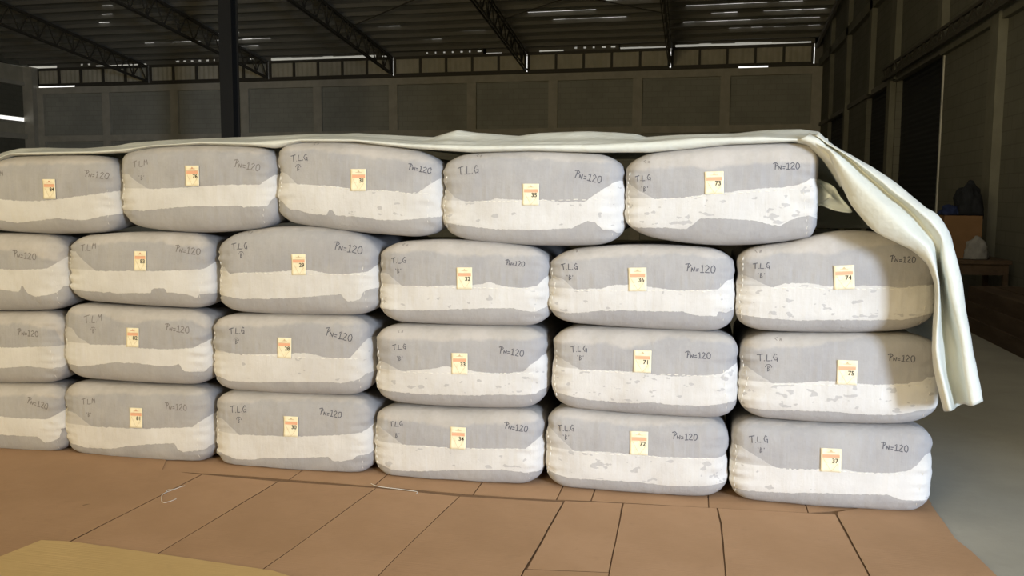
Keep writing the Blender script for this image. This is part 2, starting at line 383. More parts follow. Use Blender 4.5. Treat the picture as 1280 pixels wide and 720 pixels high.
# lattice track above the near shutters on the right wall
e = bpy.data.objects.new('lattice_beam', None); C.objects.link(e); e.location = (XR-.2, 16.4, 4.1)
tag(e, 'dark steel lattice beam fixed along the right wall above the shutters', 'lattice beam')
bt = bmesh.new(); bb_ = bmesh.new(); bw = bmesh.new()
bar(bt, (0, 0, .22), (0, -10.2, .22), .05, .05); bar(bb_, (0, 0, 0), (0, -10.2, 0), .07, .07)
for k in range(34): bar(bw, (0, -.3*k, 0 if k % 2 else .22), (0, -.3*(k+1), .22 if k % 2 else 0), .03, .03)
bm_obj('top_chord', bt, m_steel, e); bm_obj('bottom_chord', bb_, m_steel, e); bm_obj('lattice', bw, m_steel, e)

# ------------------------------------------------------------------ cardboard on the floor
def sheet(name, pts, m, z, label, th=0.004, group='cardboard sheets laid on the floor', cat='cardboard sheet'):
    cx = sum(p[0] for p in pts)/len(pts); cy = sum(p[1] for p in pts)/len(pts)
    # densify + slightly wobble the cut edges
    q = []
    for a, b in zip(pts, pts[1:]+pts[:1]):
        n = max(1, int(math.dist(a, b)/.08))
        for k in range(n):
            x = a[0]+(b[0]-a[0])*k/n; y = a[1]+(b[1]-a[1])*k/n
            nv = noise.noise_vector(Vector((x*6, y*6, z*100)))*.0025; dv = Vector((x-cx, y-cy)).normalized()*.002
            q.append((x-cx+nv.x+dv.x, y-cy+nv.y+dv.y))
    bm = bmesh.new()
    lo = [bm.verts.new((x, y, 0)) for x, y in q]; hi = [bm.verts.new((x, y, th)) for x, y in q]
    bm.faces.new(lo[::-1]); f = bm.faces.new(hi)
    for i in range(len(q)):
        j = (i+1) % len(q); s = bm.faces.new((lo[i], lo[j], hi[j], hi[i])); s.material_index = 1
    bmesh.ops.triangulate(bm, faces=[f])
    o = bm_obj(name, bm, [m, m_edge], None, (cx, cy, z))
    return tag(o, label, cat, group)
SH = {
'S1': ([(-4.6,-1.6),(-4.6,.03),(-3.05,.03),(-2.95,-.17),(-2.69,-.2),(-2.715,-.745),(-2.74,-1.2),(-2.78,-1.9)], m_card2, 'brown cardboard sheet in front of the tag 81 bale at far left'),
'S2': ([(-2.68,-.2),(-2.217,-.22),(-2.253,-.857),(-2.281,-1.404),(-2.273,-1.9),(-2.76,-1.9),(-2.728,-1.2),(-2.706,-.744)], m_card, 'narrow brown cardboard sheet in front of the gap between bales 81 and 30'),
'S3': ([(-2.209,-.217),(-1.659,-.207),(-1.729,-1.079),(-1.75,-1.285),(-1.77,-1.9),(-2.263,-1.9),(-2.273,-1.403),(-2.245,-.856)], m_card2, 'brown cardboard sheet in front of the tag 30 bale'),
'S4': ([(-1.653,-.208),(-1.188,-.241),(-1.207,-.453),(-1.254,-1.108),(-1.278,-1.9),(-1.762,-1.9),(-1.742,-1.285),(-1.721,-1.078)], m_card, 'brown cardboard sheet in front of the gap between bales 30 and 34'),
'S5': ([(-1.182,-.241),(-.648,-.212),(-.66,-.5),(-.674,-.853),(-.684,-1.062),(-.69,-1.9),(-1.272,-1.9),(-1.247,-1.107),(-1.2,-.452)], m_card2, 'brown cardboard sheet with a dark smudge in front of the tag 34 bale'),
'S6': ([(-.638,-.19),(-.35,-.16),(-.345,-.374),(-.334,-1.021),(-.668,-1.062),(-.661,-.852),(-.648,-.498)], m_card, 'small squarish cardboard sheet in front of the tag 72 bale'),
'S6b': ([(-.675,-1.078),(-.332,-1.034),(-.315,-1.9),(-.682,-1.9)], m_card2, 'cardboard piece at the bottom edge below the small squarish sheet'),
'S7': ([(-.339,-.16),(.12,-.128),(.134,-.355),(.140,-.933),(.138,-1.9),(-.305,-1.9),(-.325,-1.019),(-.336,-.372)], m_card, 'broad tan cardboard sheet in front of the right half of bale 72'),
'S8': ([(.130,-.127),(.694,-.093),(.702,-.312),(.721,-.804),(.726,-1.9),(.147,-1.9),(.150,-.931),(.145,-.353)], m_card, 'broad tan cardboard sheet in front of the tag 37 bale'),
'S9': ([(.706,-.094),(.716,-.05),(1.20,.30),(1.191,-.305),(1.219,-.452),(1.245,-.706),(1.24,-1.1),(1.22,-1.9),(.737,-1.9),(.733,-.802),(.715,-.31)], m_card2, 'cardboard sheet with the slanting right edge beside bare concrete'),
}
for i, (k, (pts, m, lab)) in enumerate(SH.items()): sheet('cardboard_sheet', pts, m, 0.0055 if k != 'S6b' else .0075, lab)
sheet('cardboard_sheet', [(-4.5,-1.85),(-4.5,1.25),(1.15,1.25),(1.15,-1.85)], m_edge, 0.0001, 'dark brown cardboard layer showing only in the seams', .0005)
ST = [-4.6, -3.4, -2.178, -1.682, -1.127, -.686, -.510, .083, .568, 1.2]
fy = [(-4.6, -.48), (-4.388, -.566), (-3.61, -.268), (-2.933, -.176), (-2.703, -.169), (-2.392, -.16), (-1.692, -.168), (-1.137, -.185), (-.703, -.17), (-.51, -.146), (.084, -.118), (.568, -.086), (1.2, .19)]
sl = ['far left', 'the tag 81 bale', 'the tag 30 bale', 'the gap left of bale 34', 'the middle of bale 34', 'the gap between bales 34 and 72', 'the left half of bale 72', 'the left part of bale 37', 'the right part of bale 37']
for i in range(len(ST)-1):
    a, b = ST[i]+.004, ST[i+1]-.004
    fr = [(a, pl(fy, a)+.006)]+[(x, y+.006) for x, y in fy if a < x < b]+[(b, pl(fy, b)+.006)]
    if i == 8: pts = fr[:-1]+[(1.205, .205), (1.21, 1.3), (a, 1.3)]
    else: pts = fr+[(b, 1.3), (a, 1.3)]
    sheet('cardboard_sheet', pts, [m_card, m_card2][i % 2], 0.0008, 'cardboard strip lying under the stack below '+sl[i])
sheet('cardboard_sheet', [(-3.4,-1.75),(-2.901,-1.439),(-2.861,-1.238),(-2.716,-1.225),(-2.2,-1.27),(-1.701,-1.32),(-1.2,-1.5),(-1.2,-2.0),(-3.4,-2.0)], m_card3, 0.0105, 'pale yellowish cardboard sheet on top at the bottom left corner', .004)
# loose twine
def twine(pts, label):
    cu = bpy.data.curves.new('twine', 'CURVE'); cu.dimensions = '3D'; cu.bevel_depth = .0016; cu.bevel_resolution = 2
    s = cu.splines.new('NURBS'); s.points.add(len(pts)-1); s.order_u = 3; s.use_endpoint_u = True
    c = Vector(pts[0])
    for i, p in enumerate(pts): s.points[i].co = (p[0]-c.x, p[1]-c.y, 0.0015+.001*(i % 2), 1)
    o = bpy.data.objects.new('tmp', cu); C.objects.link(o)
    me = bpy.data.meshes.new_from_object(o.evaluated_get(bpy.context.evaluated_depsgraph_get())); bpy.data.objects.remove(o)
    o = link('twine', me, m_thread, None, (c.x, c.y, .0098)); tag(o, label, 'twine', 'loose white twine')
twine([(-2.706,-.506),(-2.72,-.48),(-2.688,-.476),(-2.675,-.42),(-2.665,-.399)], 'short curl of white twine on the cardboard below bale 81')
twine([(-2.688,-.476),(-2.71,-.54),(-2.674,-.60),(-2.631,-.666),(-2.60,-.658),(-2.59,-.60)], 'longer kinked loop of white twine on the cardboard below bale 81')
twine([(-1.706,-.145),(-1.671,-.18),(-1.62,-.19),(-1.536,-.20),(-1.47,-.21),(-1.408,-.222),(-1.417,-.25)], 'white twine along the cardboard seam left of bale 34')

# ------------------------------------------------------------------ bales
DATA = [
 dict(n='73',
  row=3,
  xl=-0.384,
  xr=0.574,
  top=[[-0.274, 1.789], [0.099, 1.83], [0.476, 1.837]],
  bot=[[-0.265, 1.362], [0.114, 1.323], [0.47, 1.355]],
  bt=[[-0.373, 1.643], [-0.315, 1.602], [-0.228, 1.556], [-0.175, 1.559], [-0.094, 1.562], [0.025, 1.579], [0.144, 1.592], [0.222, 1.604], [0.3, 1.611], [0.377, 1.615], [0.454, 1.625], [0.499, 1.641], [0.529, 1.661], [0.559, 1.657]],
  bb=[[-0.369, 1.412], [-0.295, 1.408], [-0.172, 1.41], [-0.066, 1.403], [-0.027, 1.432], [0.005, 1.461], [0.148, 1.459], [0.266, 1.452], [0.329, 1.436], [0.391, 1.425], [0.429, 1.45], [0.475, 1.47], [0.528, 1.479], [0.567, 1.463]],
  t2=[[-0.374, 1.701], [-0.26, 1.705], [-0.098, 1.721], [0.062, 1.709], [0.218, 1.728], [0.373, 1.736], [0.556, 1.74]],
  tag=[0.067, 1.638, 0.092, 0.112, -2],
  tl=[-0.286, 1.658, 0.079, 'G'],
  b=[-0.276, 1.619],
  pn=[0.412, 1.72, 0.123, 2],
  cn=[-0.269, 1.745]),
 dict(n='35',
  row=3,
  xl=-1.358,
  xr=-0.383,
  top=[[-1.178, 1.795], [-0.869, 1.807], [-0.543, 1.789]],
  bot=[[-1.213, 1.329], [-0.865, 1.307], [-0.51, 1.315]],
  bt=[[-1.325, 1.599], [-1.267, 1.552], [-1.213, 1.537], [-1.098, 1.542], [-1.046, 1.553], [-0.906, 1.545], [-0.803, 1.55], [-0.717, 1.538], [-0.582, 1.539], [-0.524, 1.581], [-0.458, 1.623], [-0.425, 1.644], [-0.377, 1.652]],
  bb=[[-1.32, 1.422], [-1.284, 1.414], [-1.177, 1.402], [-1.045, 1.391], [-0.87, 1.389], [-0.648, 1.402], [-0.606, 1.422], [-0.572, 1.439], [-0.53, 1.435], [-0.487, 1.398], [-0.445, 1.395], [-0.412, 1.378], [-0.372, 1.379]],
  t2=[[-1.329, 1.761], [-1.046, 1.773], [-0.703, 1.751], [-0.379, 1.734]],
  tag=[-0.859, 1.575, 0.085, 0.111, 0],
  tl=[-1.2, 1.697, 0.119, 'G'],
  b=None,
  pn=[-0.563, 1.666, 0.141, -13],
  cn=[-1.147, 1.778]),
 dict(n='31',
  row=3,
  xl=-2.313,
  xr=-1.354,
  top=[[-2.166, 1.862], [-1.86, 1.855], [-1.498, 1.809]],
  bot=[[-2.204, 1.404], [-1.829, 1.362], [-1.473, 1.341]],
  bt=[[-2.267, 1.692], [-2.224, 1.674], [-2.167, 1.624], [-2.081, 1.621], [-1.939, 1.613], [-1.799, 1.592], [-1.66, 1.592], [-1.486, 1.576], [-1.422, 1.623], [-1.359, 1.666], [-1.328, 1.675]],
  bb=[[-2.275, 1.531], [-2.218, 1.487], [-2.151, 1.477], [-2.084, 1.461], [-1.998, 1.458], [-1.981, 1.485], [-1.96, 1.485], [-1.953, 1.454], [-1.838, 1.451], [-1.754, 1.443], [-1.707, 1.434], [-1.569, 1.433], [-1.396, 1.451], [-1.328, 1.46]],
  t2=[[-2.259, 1.807], [-2.078, 1.811], [-1.936, 1.797], [-1.75, 1.77], [-1.521, 1.752], [-1.328, 1.735]],
  tag=[-1.805, 1.648, 0.088, 0.118, 0],
  tl=[-2.155, 1.765, 0.1, 'G'],
  b=[-2.16, 1.723],
  pn=[-1.467, 1.708, 0.121, -11],
  cn=[-2.068, 1.846]),
 dict(n='76',
  row=3,
  xl=-3.294,
  xr=-2.31,
  top=[[-3.095, 1.838], [-2.786, 1.85], [-2.435, 1.834]],
  bot=[[-3.155, 1.37], [-2.802, 1.348], [-2.397, 1.382]],
  bt=[[-3.21, 1.678], [-3.16, 1.641], [-3.074, 1.594], [-2.904, 1.601], [-2.752, 1.61], [-2.602, 1.62], [-2.394, 1.621], [-2.335, 1.67], [-2.305, 1.688], [-2.261, 1.697]],
  bb=[[-3.219, 1.474], [-3.115, 1.47], [-2.959, 1.486], [-2.796, 1.498], [-2.655, 1.499], [-2.506, 1.503], [-2.491, 1.491], [-2.466, 1.499], [-2.358, 1.504], [-2.328, 1.554], [-2.264, 1.559]],
  t2=[[-3.205, 1.803], [-2.745, 1.81], [-2.26, 1.785]],
  tag=[-2.792, 1.669, 0.086, 0.114, 0],
  tl=[-3.125, 1.734, 0.098, 'M'],
  b=[-3.117, 1.671],
  pn=[-2.465, 1.726, 0.15, -10],
  cn=None),
 dict(n='84',
  row=3,
  xl=-4.317,
  xr=-3.297,
  top=[[-4.24, 1.686], [-4.166, 1.73], [-4.118, 1.756], [-4.062, 1.778], [-3.961, 1.789], [-3.731, 1.795], [-3.506, 1.792], [-3.387, 1.783]],
  bot=[[-4.096, 1.339], [-3.755, 1.328], [-3.377, 1.345]],
  bt=[[-4.213, 1.604], [-4.13, 1.558], [-4.07, 1.532], [-3.955, 1.523], [-3.841, 1.52], [-3.727, 1.527], [-3.576, 1.545], [-3.427, 1.562], [-3.317, 1.582], [-3.266, 1.585], [-3.243, 1.685], [-3.221, 1.697]],
  bb=[[-4.234, 1.403], [-4.078, 1.404], [-3.963, 1.39], [-3.847, 1.402], [-3.672, 1.421], [-3.501, 1.411], [-3.374, 1.439], [-3.264, 1.456], [-3.231, 1.453]],
  t2=[[-4.213, 1.724], [-4.058, 1.727], [-3.753, 1.737], [-3.456, 1.743], [-3.219, 1.742]],
  tag=[-3.711, 1.592, 0.081, 0.114, 0],
  tl=[-4.077, 1.671, 0.099, 'M'],
  b=[-4.071, 1.621],
  pn=[-3.413, 1.675, 0.142, -6],
  cn=None),
 dict(n='74',
  row=2,
  xl=0.192,
  xr=1.141,
  top=[[0.275, 1.321], [0.444, 1.343], [0.552, 1.376], [0.651, 1.4], [0.75, 1.408], [0.897, 1.398], [0.978, 1.382]],
  bot=[[0.332, 0.893], [0.671, 0.895], [1.0, 0.917]],
  bt=[[0.19, 1.173], [0.233, 1.174], [0.362, 1.121], [0.42, 1.144], [0.528, 1.148], [0.652, 1.132], [0.734, 1.135], [0.782, 1.144], [0.855, 1.142], [0.959, 1.136], [1.062, 1.147], [1.117, 1.149]],
  bb=[[0.214, 0.975], [0.325, 0.965], [0.493, 0.958], [0.659, 0.967], [0.822, 0.971], [0.983, 0.978], [1.061, 0.994], [1.124, 1.009]],
  t2=[[0.188, 1.244], [0.398, 1.292], [0.646, 1.296], [0.742, 1.324], [0.886, 1.343], [1.107, 1.347]],
  tag=[0.699, 1.181, 0.095, 0.118, -4],
  tl=[0.308, 1.224, 0.081, 'G'],
  b=[0.31, 1.192],
  pn=[0.969, 1.273, 0.115, -2],
  cn=[0.293, 1.299]),
 dict(n='75',
  row=1,
  xl=0.219,
  xr=1.18,
  top=[[0.341, 0.879], [0.671, 0.893], [1.017, 0.902]],
  bot=[[0.347, 0.44], [0.69, 0.434], [1.062, 0.452]],
  bt=[[0.213, 0.703], [0.256, 0.71], [0.378, 0.637], [0.505, 0.647], [0.638, 0.665], [0.754, 0.659], [0.876, 0.656], [0.997, 0.664], [1.085, 0.682], [1.108, 0.696], [1.155, 0.698]],
  bb=[[0.237, 0.496], [0.383, 0.495], [0.51, 0.502], [0.677, 0.507], [0.842, 0.498], [0.964, 0.505], [1.068, 0.528], [1.163, 0.538]],
  t2=[[0.21, 0.811], [0.498, 0.822], [0.906, 0.899], [1.145, 0.908]],
  tag=[0.732, 0.711, 0.095, 0.121, 0],
  tl=[0.353, 0.763, 0.099, 'G'],
  b=[0.36, 0.723],
  pn=[0.985, 0.79, 0.121, -2],
  cn=[0.404, 0.858]),
 dict(n='37',
  row=0,
  xl=0.188,
  xr=1.167,
  top=[[0.316, 0.427], [0.651, 0.429], [1.017, 0.44]],
  bot=[[0.365, -0.002], [0.668, -0.011], [1.038, 0.001]],
  bt=[[0.186, 0.299], [0.238, 0.298], [0.405, 0.206], [0.499, 0.201], [0.609, 0.213], [0.734, 0.221], [0.817, 0.209], [0.94, 0.213], [1.037, 0.229], [1.084, 0.263], [1.114, 0.305], [1.138, 0.315]],
  bb=[[0.201, 0.07], [0.315, 0.069], [0.486, 0.077], [0.655, 0.091], [0.806, 0.094], [0.945, 0.102], [1.012, 0.08], [1.109, 0.079], [1.15, 0.077]],
  t2=[[0.182, 0.409], [0.642, 0.427], [1.131, 0.446]],
  tag=[0.674, 0.264, 0.097, 0.119, -1],
  tl=[0.323, 0.34, 0.092, 'G'],
  b=[0.337, 0.304],
  pn=[0.974, 0.344, 0.124, -4],
  cn=[0.354, 0.437]),
 dict(n='36',
  row=2,
  xl=-0.775,
  xr=0.187,
  top=[[-0.618, 1.295], [-0.312, 1.319], [0.027, 1.31]],
  bot=[[-0.647, 0.897], [-0.304, 0.883], [0.063, 0.879]],
  bt=[[-0.752, 1.152], [-0.7, 1.14], [-0.627, 1.085], [-0.487, 1.095], [-0.429, 1.113], [-0.337, 1.12], [-0.179, 1.103], [-0.097, 1.093], [0.024, 1.1], [0.104, 1.106], [0.143, 1.148], [0.182, 1.158]],
  bb=[[-0.741, 0.968], [-0.681, 0.957], [-0.595, 0.961], [-0.511, 0.975], [-0.384, 0.982], [-0.218, 0.983], [-0.07, 0.987], [-0.037, 0.973], [0.028, 0.965], [0.1, 0.965], [0.107, 0.99], [0.148, 0.983], [0.187, 1.001]],
  t2=[[-0.753, 1.237], [-0.473, 1.251], [-0.143, 1.282], [0.179, 1.264]],
  tag=[-0.302, 1.146, 0.092, 0.121, -2],
  tl=[-0.658, 1.198, 0.092, 'G'],
  b=[-0.652, 1.159],
  pn=[0.013, 1.207, 0.144, -3],
  cn=[-0.634, 1.284]),
 dict(n='71',
  row=1,
  xl=-0.752,
  xr=0.215,
  top=[[-0.612, 0.879], [-0.304, 0.881], [0.079, 0.878]],
  bot=[[-0.624, 0.438], [-0.295, 0.426], [0.092, 0.425]],
  bt=[[-0.735, 0.724], [-0.713, 0.721], [-0.591, 0.664], [-0.463, 0.665], [-0.311, 0.669], [-0.211, 0.657], [-0.087, 0.652], [0.036, 0.662], [0.133, 0.673], [0.18, 0.704], [0.21, 0.722]],
  bb=[[-0.724, 0.524], [-0.65, 0.519], [-0.546, 0.502], [-0.376, 0.494], [-0.291, 0.499], [-0.216, 0.509], [-0.124, 0.499], [0.04, 0.499], [0.145, 0.517], [0.216, 0.53]],
  t2=[[-0.735, 0.794], [-0.465, 0.8], [-0.33, 0.788], [-0.231, 0.813], [-0.133, 0.851], [0.031, 0.84], [0.207, 0.822]],
  tag=[-0.268, 0.723, 0.09, 0.115, 0],
  tl=[-0.601, 0.769, 0.087, 'G'],
  b=[-0.591, 0.739],
  pn=[0.013, 0.764, 0.122, 0],
  cn=[-0.59, 0.877]),
 dict(n='72',
  row=0,
  xl=-0.784,
  xr=0.177,
  top=[[-0.645, 0.439], [-0.316, 0.426], [0.047, 0.425]],
  bot=[[-0.64, -0.003], [-0.307, -0.009], [0.075, 0.004]],
  bt=[[-0.761, 0.335], [-0.73, 0.314], [-0.62, 0.226], [-0.477, 0.233], [-0.324, 0.23], [-0.222, 0.228], [-0.097, 0.227], [-0.014, 0.227], [0.125, 0.233], [0.174, 0.241]],
  bb=[[-0.75, 0.091], [-0.648, 0.071], [-0.475, 0.074], [-0.304, 0.08], [-0.135, 0.068], [0.031, 0.076], [0.178, 0.095]],
  t2=[[-0.766, 0.409], [-0.566, 0.386], [-0.394, 0.382], [-0.31, 0.37], [-0.06, 0.393], [0.169, 0.411]],
  tag=[-0.277, 0.291, 0.092, 0.122, -1],
  tl=[-0.665, 0.34, 0.089, 'G'],
  b=[-0.663, 0.308],
  pn=[-0.043, 0.337, 0.125, -2],
  cn=[-0.631, 0.449]),
 dict(n='32',
  row=2,
  xl=-1.723,
  xr=-0.768,
  top=[[-1.551, 1.32], [-1.254, 1.33], [-0.883, 1.301]],
  bot=[[-1.571, 0.869], [-1.254, 0.866], [-0.871, 0.874]],
  bt=[[-1.679, 1.146], [-1.649, 1.138], [-1.572, 1.081], [-1.42, 1.08], [-1.269, 1.092], [-1.161, 1.095], [-1.079, 1.113], [-1.006, 1.093], [-0.908, 1.084], [-0.828, 1.098], [-0.788, 1.142], [-0.753, 1.167]],
  bb=[[-1.672, 0.948], [-1.573, 0.945], [-1.403, 0.95], [-1.236, 0.962], [-1.111, 0.972], [-0.948, 0.975], [-0.907, 0.964], [-0.843, 0.958], [-0.787, 0.98], [-0.751, 1.009]],
  t2=[[-1.682, 1.252], [-1.402, 1.273], [-1.236, 1.244], [-0.99, 1.253], [-0.754, 1.253]],
  tag=[-1.215, 1.13, 0.085, 0.116, -1],
  tl=[-1.588, 1.213, 0.087, 'G'],
  b=[-1.589, 1.172],
  pn=[-0.943, 1.214, 0.099, -4],
  cn=[-1.562, 1.299]),
 dict(n='33',
  row=1,
  xl=-1.749,
  xr=-0.784,
  top=[[-1.58, 0.859], [-1.254, 0.866], [-0.871, 0.871]],
  bot=[[-1.583, 0.415], [-1.254, 0.41], [-0.876, 0.427]],
  bt=[[-1.705, 0.656], [-1.662, 0.645], [-1.575, 0.61], [-1.404, 0.632], [-1.32, 0.652], [-1.202, 0.637], [-1.111, 0.625], [-0.987, 0.626], [-0.897, 0.638], [-0.857, 0.677], [-0.82, 0.702], [-0.809, 0.719], [-0.768, 0.729]],
  bb=[[-1.698, 0.497], [-1.637, 0.491], [-1.533, 0.488], [-1.405, 0.488], [-1.194, 0.493], [-1.027, 0.506], [-0.904, 0.508], [-0.831, 0.516], [-0.815, 0.533], [-0.767, 0.543]],
  t2=[[-1.704, 0.781], [-1.319, 0.788], [-0.769, 0.817]],
  tag=[-1.242, 0.668, 0.089, 0.116, -1],
  tl=[-1.587, 0.74, 0.08, 'G'],
  b=[-1.583, 0.693],
  pn=[-0.959, 0.743, 0.131, -6],
  cn=[-1.587, 0.827]),
 dict(n='34',
  row=0,
  xl=-1.761,
  xr=-0.794,
  top=[[-1.606, 0.4], [-1.277, 0.403], [-0.89, 0.422]],
  bot=[[-1.609, -0.017], [-1.277, -0.019], [-0.887, 0.002]],
  bt=[[-1.719, 0.29], [-1.688, 0.279], [-1.571, 0.199], [-1.429, 0.206], [-1.292, 0.199], [-1.09, 0.21], [-0.883, 0.219], [-0.826, 0.264], [-0.802, 0.286], [-0.778, 0.288]],
  bb=[[-1.703, 0.069], [-1.646, 0.047], [-1.516, 0.049], [-1.386, 0.061], [-1.216, 0.081], [-1.006, 0.095], [-0.882, 0.083], [-0.808, 0.088], [-0.776, 0.123]],
  t2=[[-1.718, 0.332], [-1.557, 0.325], [-1.385, 0.322], [-1.3, 0.31], [-1.174, 0.334], [-0.925, 0.353], [-0.778, 0.369]],
  tag=[-1.25, 0.259, 0.086, 0.121, 0],
  tl=[-1.609, 0.309, 0.078, 'G'],
  b=[-1.604, 0.263],
  pn=[-0.933, 0.332, 0.125, -8],
  cn=[-1.565, 0.406]),
 dict(n='29',
  row=2,
  xl=-2.694,
  xr=-1.726,
  top=[[-2.538, 1.357], [-2.204, 1.392], [-1.845, 1.357]],
  bot=[[-2.541, 0.895], [-2.213, 0.891], [-1.834, 0.903]],
  bt=[[-2.63, 1.155], [-2.586, 1.12], [-2.524, 1.13], [-2.349, 1.137], [-2.21, 1.149], [-2.09, 1.155], [-2.005, 1.137], [-1.879, 1.136], [-1.771, 1.15], [-1.729, 1.191], [-1.704, 1.223], [-1.687, 1.231]],
  bb=[[-2.634, 0.992], [-2.528, 0.98], [-2.352, 0.985], [-2.179, 0.997], [-2.007, 1.013], [-1.919, 1.024], [-1.898, 0.989], [-1.856, 0.983], [-1.814, 0.999], [-1.797, 1.039], [-1.763, 1.052], [-1.689, 1.066]],
  t2=[[-2.629, 1.342], [-2.171, 1.379], [-1.686, 1.348]],
  tag=[-2.16, 1.183, 0.083, 0.116, -1],
  tl=[-2.525, 1.275, 0.103, 'G'],
  b=[-2.511, 1.239],
  pn=[-1.877, 1.278, 0.157, -9],
  cn=[-2.479, 1.357]),
 dict(n='28',
  row=1,
  xl=-2.743,
  xr=-1.774,
  top=[[-2.576, 0.884], [-2.238, 0.893], [-1.866, 0.897]],
  bot=[[-2.579, 0.437], [-2.247, 0.435], [-1.889, 0.445]],
  bt=[[-2.678, 0.681], [-2.633, 0.674], [-2.517, 0.661], [-2.384, 0.672], [-2.209, 0.683], [-2.14, 0.69], [-2.071, 0.681], [-1.994, 0.664], [-1.875, 0.669], [-1.824, 0.731], [-1.79, 0.773], [-1.735, 0.783]],
  bb=[[-2.678, 0.522], [-2.611, 0.504], [-2.477, 0.502], [-2.3, 0.515], [-1.996, 0.528], [-1.928, 0.525], [-1.835, 0.545], [-1.792, 0.58], [-1.737, 0.582]],
  t2=[[-2.678, 0.814], [-2.468, 0.825], [-2.293, 0.835], [-2.188, 0.855], [-1.735, 0.855]],
  tag=[-2.256, 0.713, 0.085, 0.116, 0],
  tl=[-2.554, 0.793, 0.099, 'G'],
  b=[-2.555, 0.748],
  pn=[-1.937, 0.795, 0.157, -12],
  cn=None),
 dict(n='30',
  row=0,
  xl=-2.739,
  xr=-1.764,
  top=[[-2.57, 0.436], [-2.247, 0.438], [-1.846, 0.441]],
  bot=[[-2.591, -0.021], [-2.256, -0.028], [-1.869, -0.01]],
  bt=[[-2.671, 0.279], [-2.645, 0.264], [-2.556, 0.196], [-2.395, 0.203], [-2.271, 0.206], [-2.131, 0.215], [-1.958, 0.229], [-1.821, 0.246], [-1.779, 0.273], [-1.753, 0.307], [-1.727, 0.325]],
  bb=[[-2.668, 0.076], [-2.579, 0.048], [-2.488, 0.049], [-2.416, 0.067], [-2.221, 0.08], [-2.003, 0.102], [-1.986, 0.078], [-1.934, 0.078], [-1.866, 0.091], [-1.848, 0.112], [-1.78, 0.121], [-1.763, 0.143], [-1.729, 0.145]],
  t2=[[-2.673, 0.372], [-2.391, 0.395], [-2.041, 0.414], [-1.726, 0.422]],
  tag=[-2.223, 0.267, 0.086, 0.116, 0],
  tl=[-2.557, 0.34, 0.108, 'G'],
  b=[-2.552, 0.29],
  pn=[-1.992, 0.351, 0.129, -6],
  cn=None),
 dict(n='83',
  row=2,
  xl=-3.663,
  xr=-2.715,
  top=[[-3.499, 1.327], [-3.153, 1.348], [-2.817, 1.343]],
  bot=[[-3.508, 0.928], [-3.17, 0.915], [-2.832, 0.909]],
  bt=[[-3.579, 1.228], [-3.553, 1.204], [-3.438, 1.12], [-3.294, 1.121], [-3.186, 1.128], [-3.08, 1.126], [-2.895, 1.134], [-2.756, 1.145], [-2.712, 1.189], [-2.686, 1.205], [-2.66, 1.206]],
  bb=[[-3.577, 1.001], [-3.508, 0.995], [-3.426, 0.997], [-3.39, 0.99], [-3.353, 0.999], [-3.318, 0.988], [-3.085, 0.998], [-3.073, 1.026], [-2.995, 1.028], [-2.988, 1.001], [-2.944, 1.002], [-2.856, 0.996], [-2.805, 0.974], [-2.787, 0.997], [-2.718, 1.0], [-2.666, 1.017]],
  t2=[[-3.577, 1.285], [-3.468, 1.262], [-3.286, 1.293], [-3.021, 1.29], [-2.89, 1.272], [-2.658, 1.268]],
  tag=[-3.138, 1.184, 0.078, 0.112, 0],
  tl=[-3.487, 1.25, 0.105, 'M'],
  b=None,
  pn=[-2.848, 1.249, 0.146, -7],
  cn=None),
 dict(n='82',
  row=1,
  xl=-3.714,
  xr=-2.745,
  top=[[-3.536, 0.913], [-3.197, 0.906], [-2.822, 0.901]],
  bot=[[-3.557, 0.461], [-3.215, 0.454], [-2.854, 0.459]],
  bt=[[-3.624, 0.776], [-3.585, 0.728], [-3.494, 0.684], [-3.357, 0.687], [-3.248, 0.692], [-3.159, 0.675], [-2.981, 0.674], [-2.831, 0.688], [-2.778, 0.718], [-2.734, 0.744], [-2.69, 0.753]],
  bb=[[-3.626, 0.552], [-3.575, 0.546], [-3.482, 0.559], [-3.344, 0.581], [-3.199, 0.584], [-3.056, 0.573], [-2.958, 0.578], [-2.922, 0.592], [-2.897, 0.548], [-2.783, 0.545], [-2.756, 0.575], [-2.695, 0.585]],
  t2=[[-3.62, 0.858], [-3.422, 0.857], [-3.315, 0.828], [-3.189, 0.812], [-3.063, 0.844], [-2.843, 0.844], [-2.775, 0.798], [-2.688, 0.809]],
  tag=[-3.204, 0.737, 0.079, 0.112, 0],
  tl=[-3.474, 0.83, 0.124, 'M'],
  b=[-3.47, 0.777],
  pn=[-2.924, 0.797, 0.145, -6],
  cn=[-3.429, 0.913]),
 dict(n='81',
  row=0,
  xl=-3.738,
  xr=-2.754,
  top=[[-3.567, 0.442], [-3.215, 0.442], [-2.819, 0.449]],
  bot=[[-3.579, -0.014], [-3.234, -0.025], [-2.861, -0.011]],
  bt=[[-3.645, 0.266], [-3.617, 0.259], [-3.499, 0.189], [-3.315, 0.193], [-3.142, 0.199], [-2.998, 0.211], [-2.855, 0.22], [-2.783, 0.273], [-2.756, 0.291], [-2.699, 0.302]],
  bb=[[-3.636, 0.064], [-3.552, 0.052], [-3.385, 0.059], [-3.274, 0.083], [-3.137, 0.104], [-2.961, 0.119], [-2.949, 0.082], [-2.914, 0.07], [-2.789, 0.084], [-2.762, 0.111], [-2.705, 0.122]],
  t2=[[-3.649, 0.367], [-3.261, 0.395], [-2.696, 0.415]],
  tag=[-3.202, 0.261, 0.083, 0.118, 0],
  tl=[-3.525, 0.335, 0.093, 'M'],
  b=[-3.521, 0.273],
  pn=[-2.949, 0.337, 0.135, -2],
  cn=None),
 dict(n='80',
  row=2,
  xl=-4.764,
  xr=-3.667,
  top=[[-4.542, 1.312], [-4.166, 1.327], [-3.768, 1.318]],
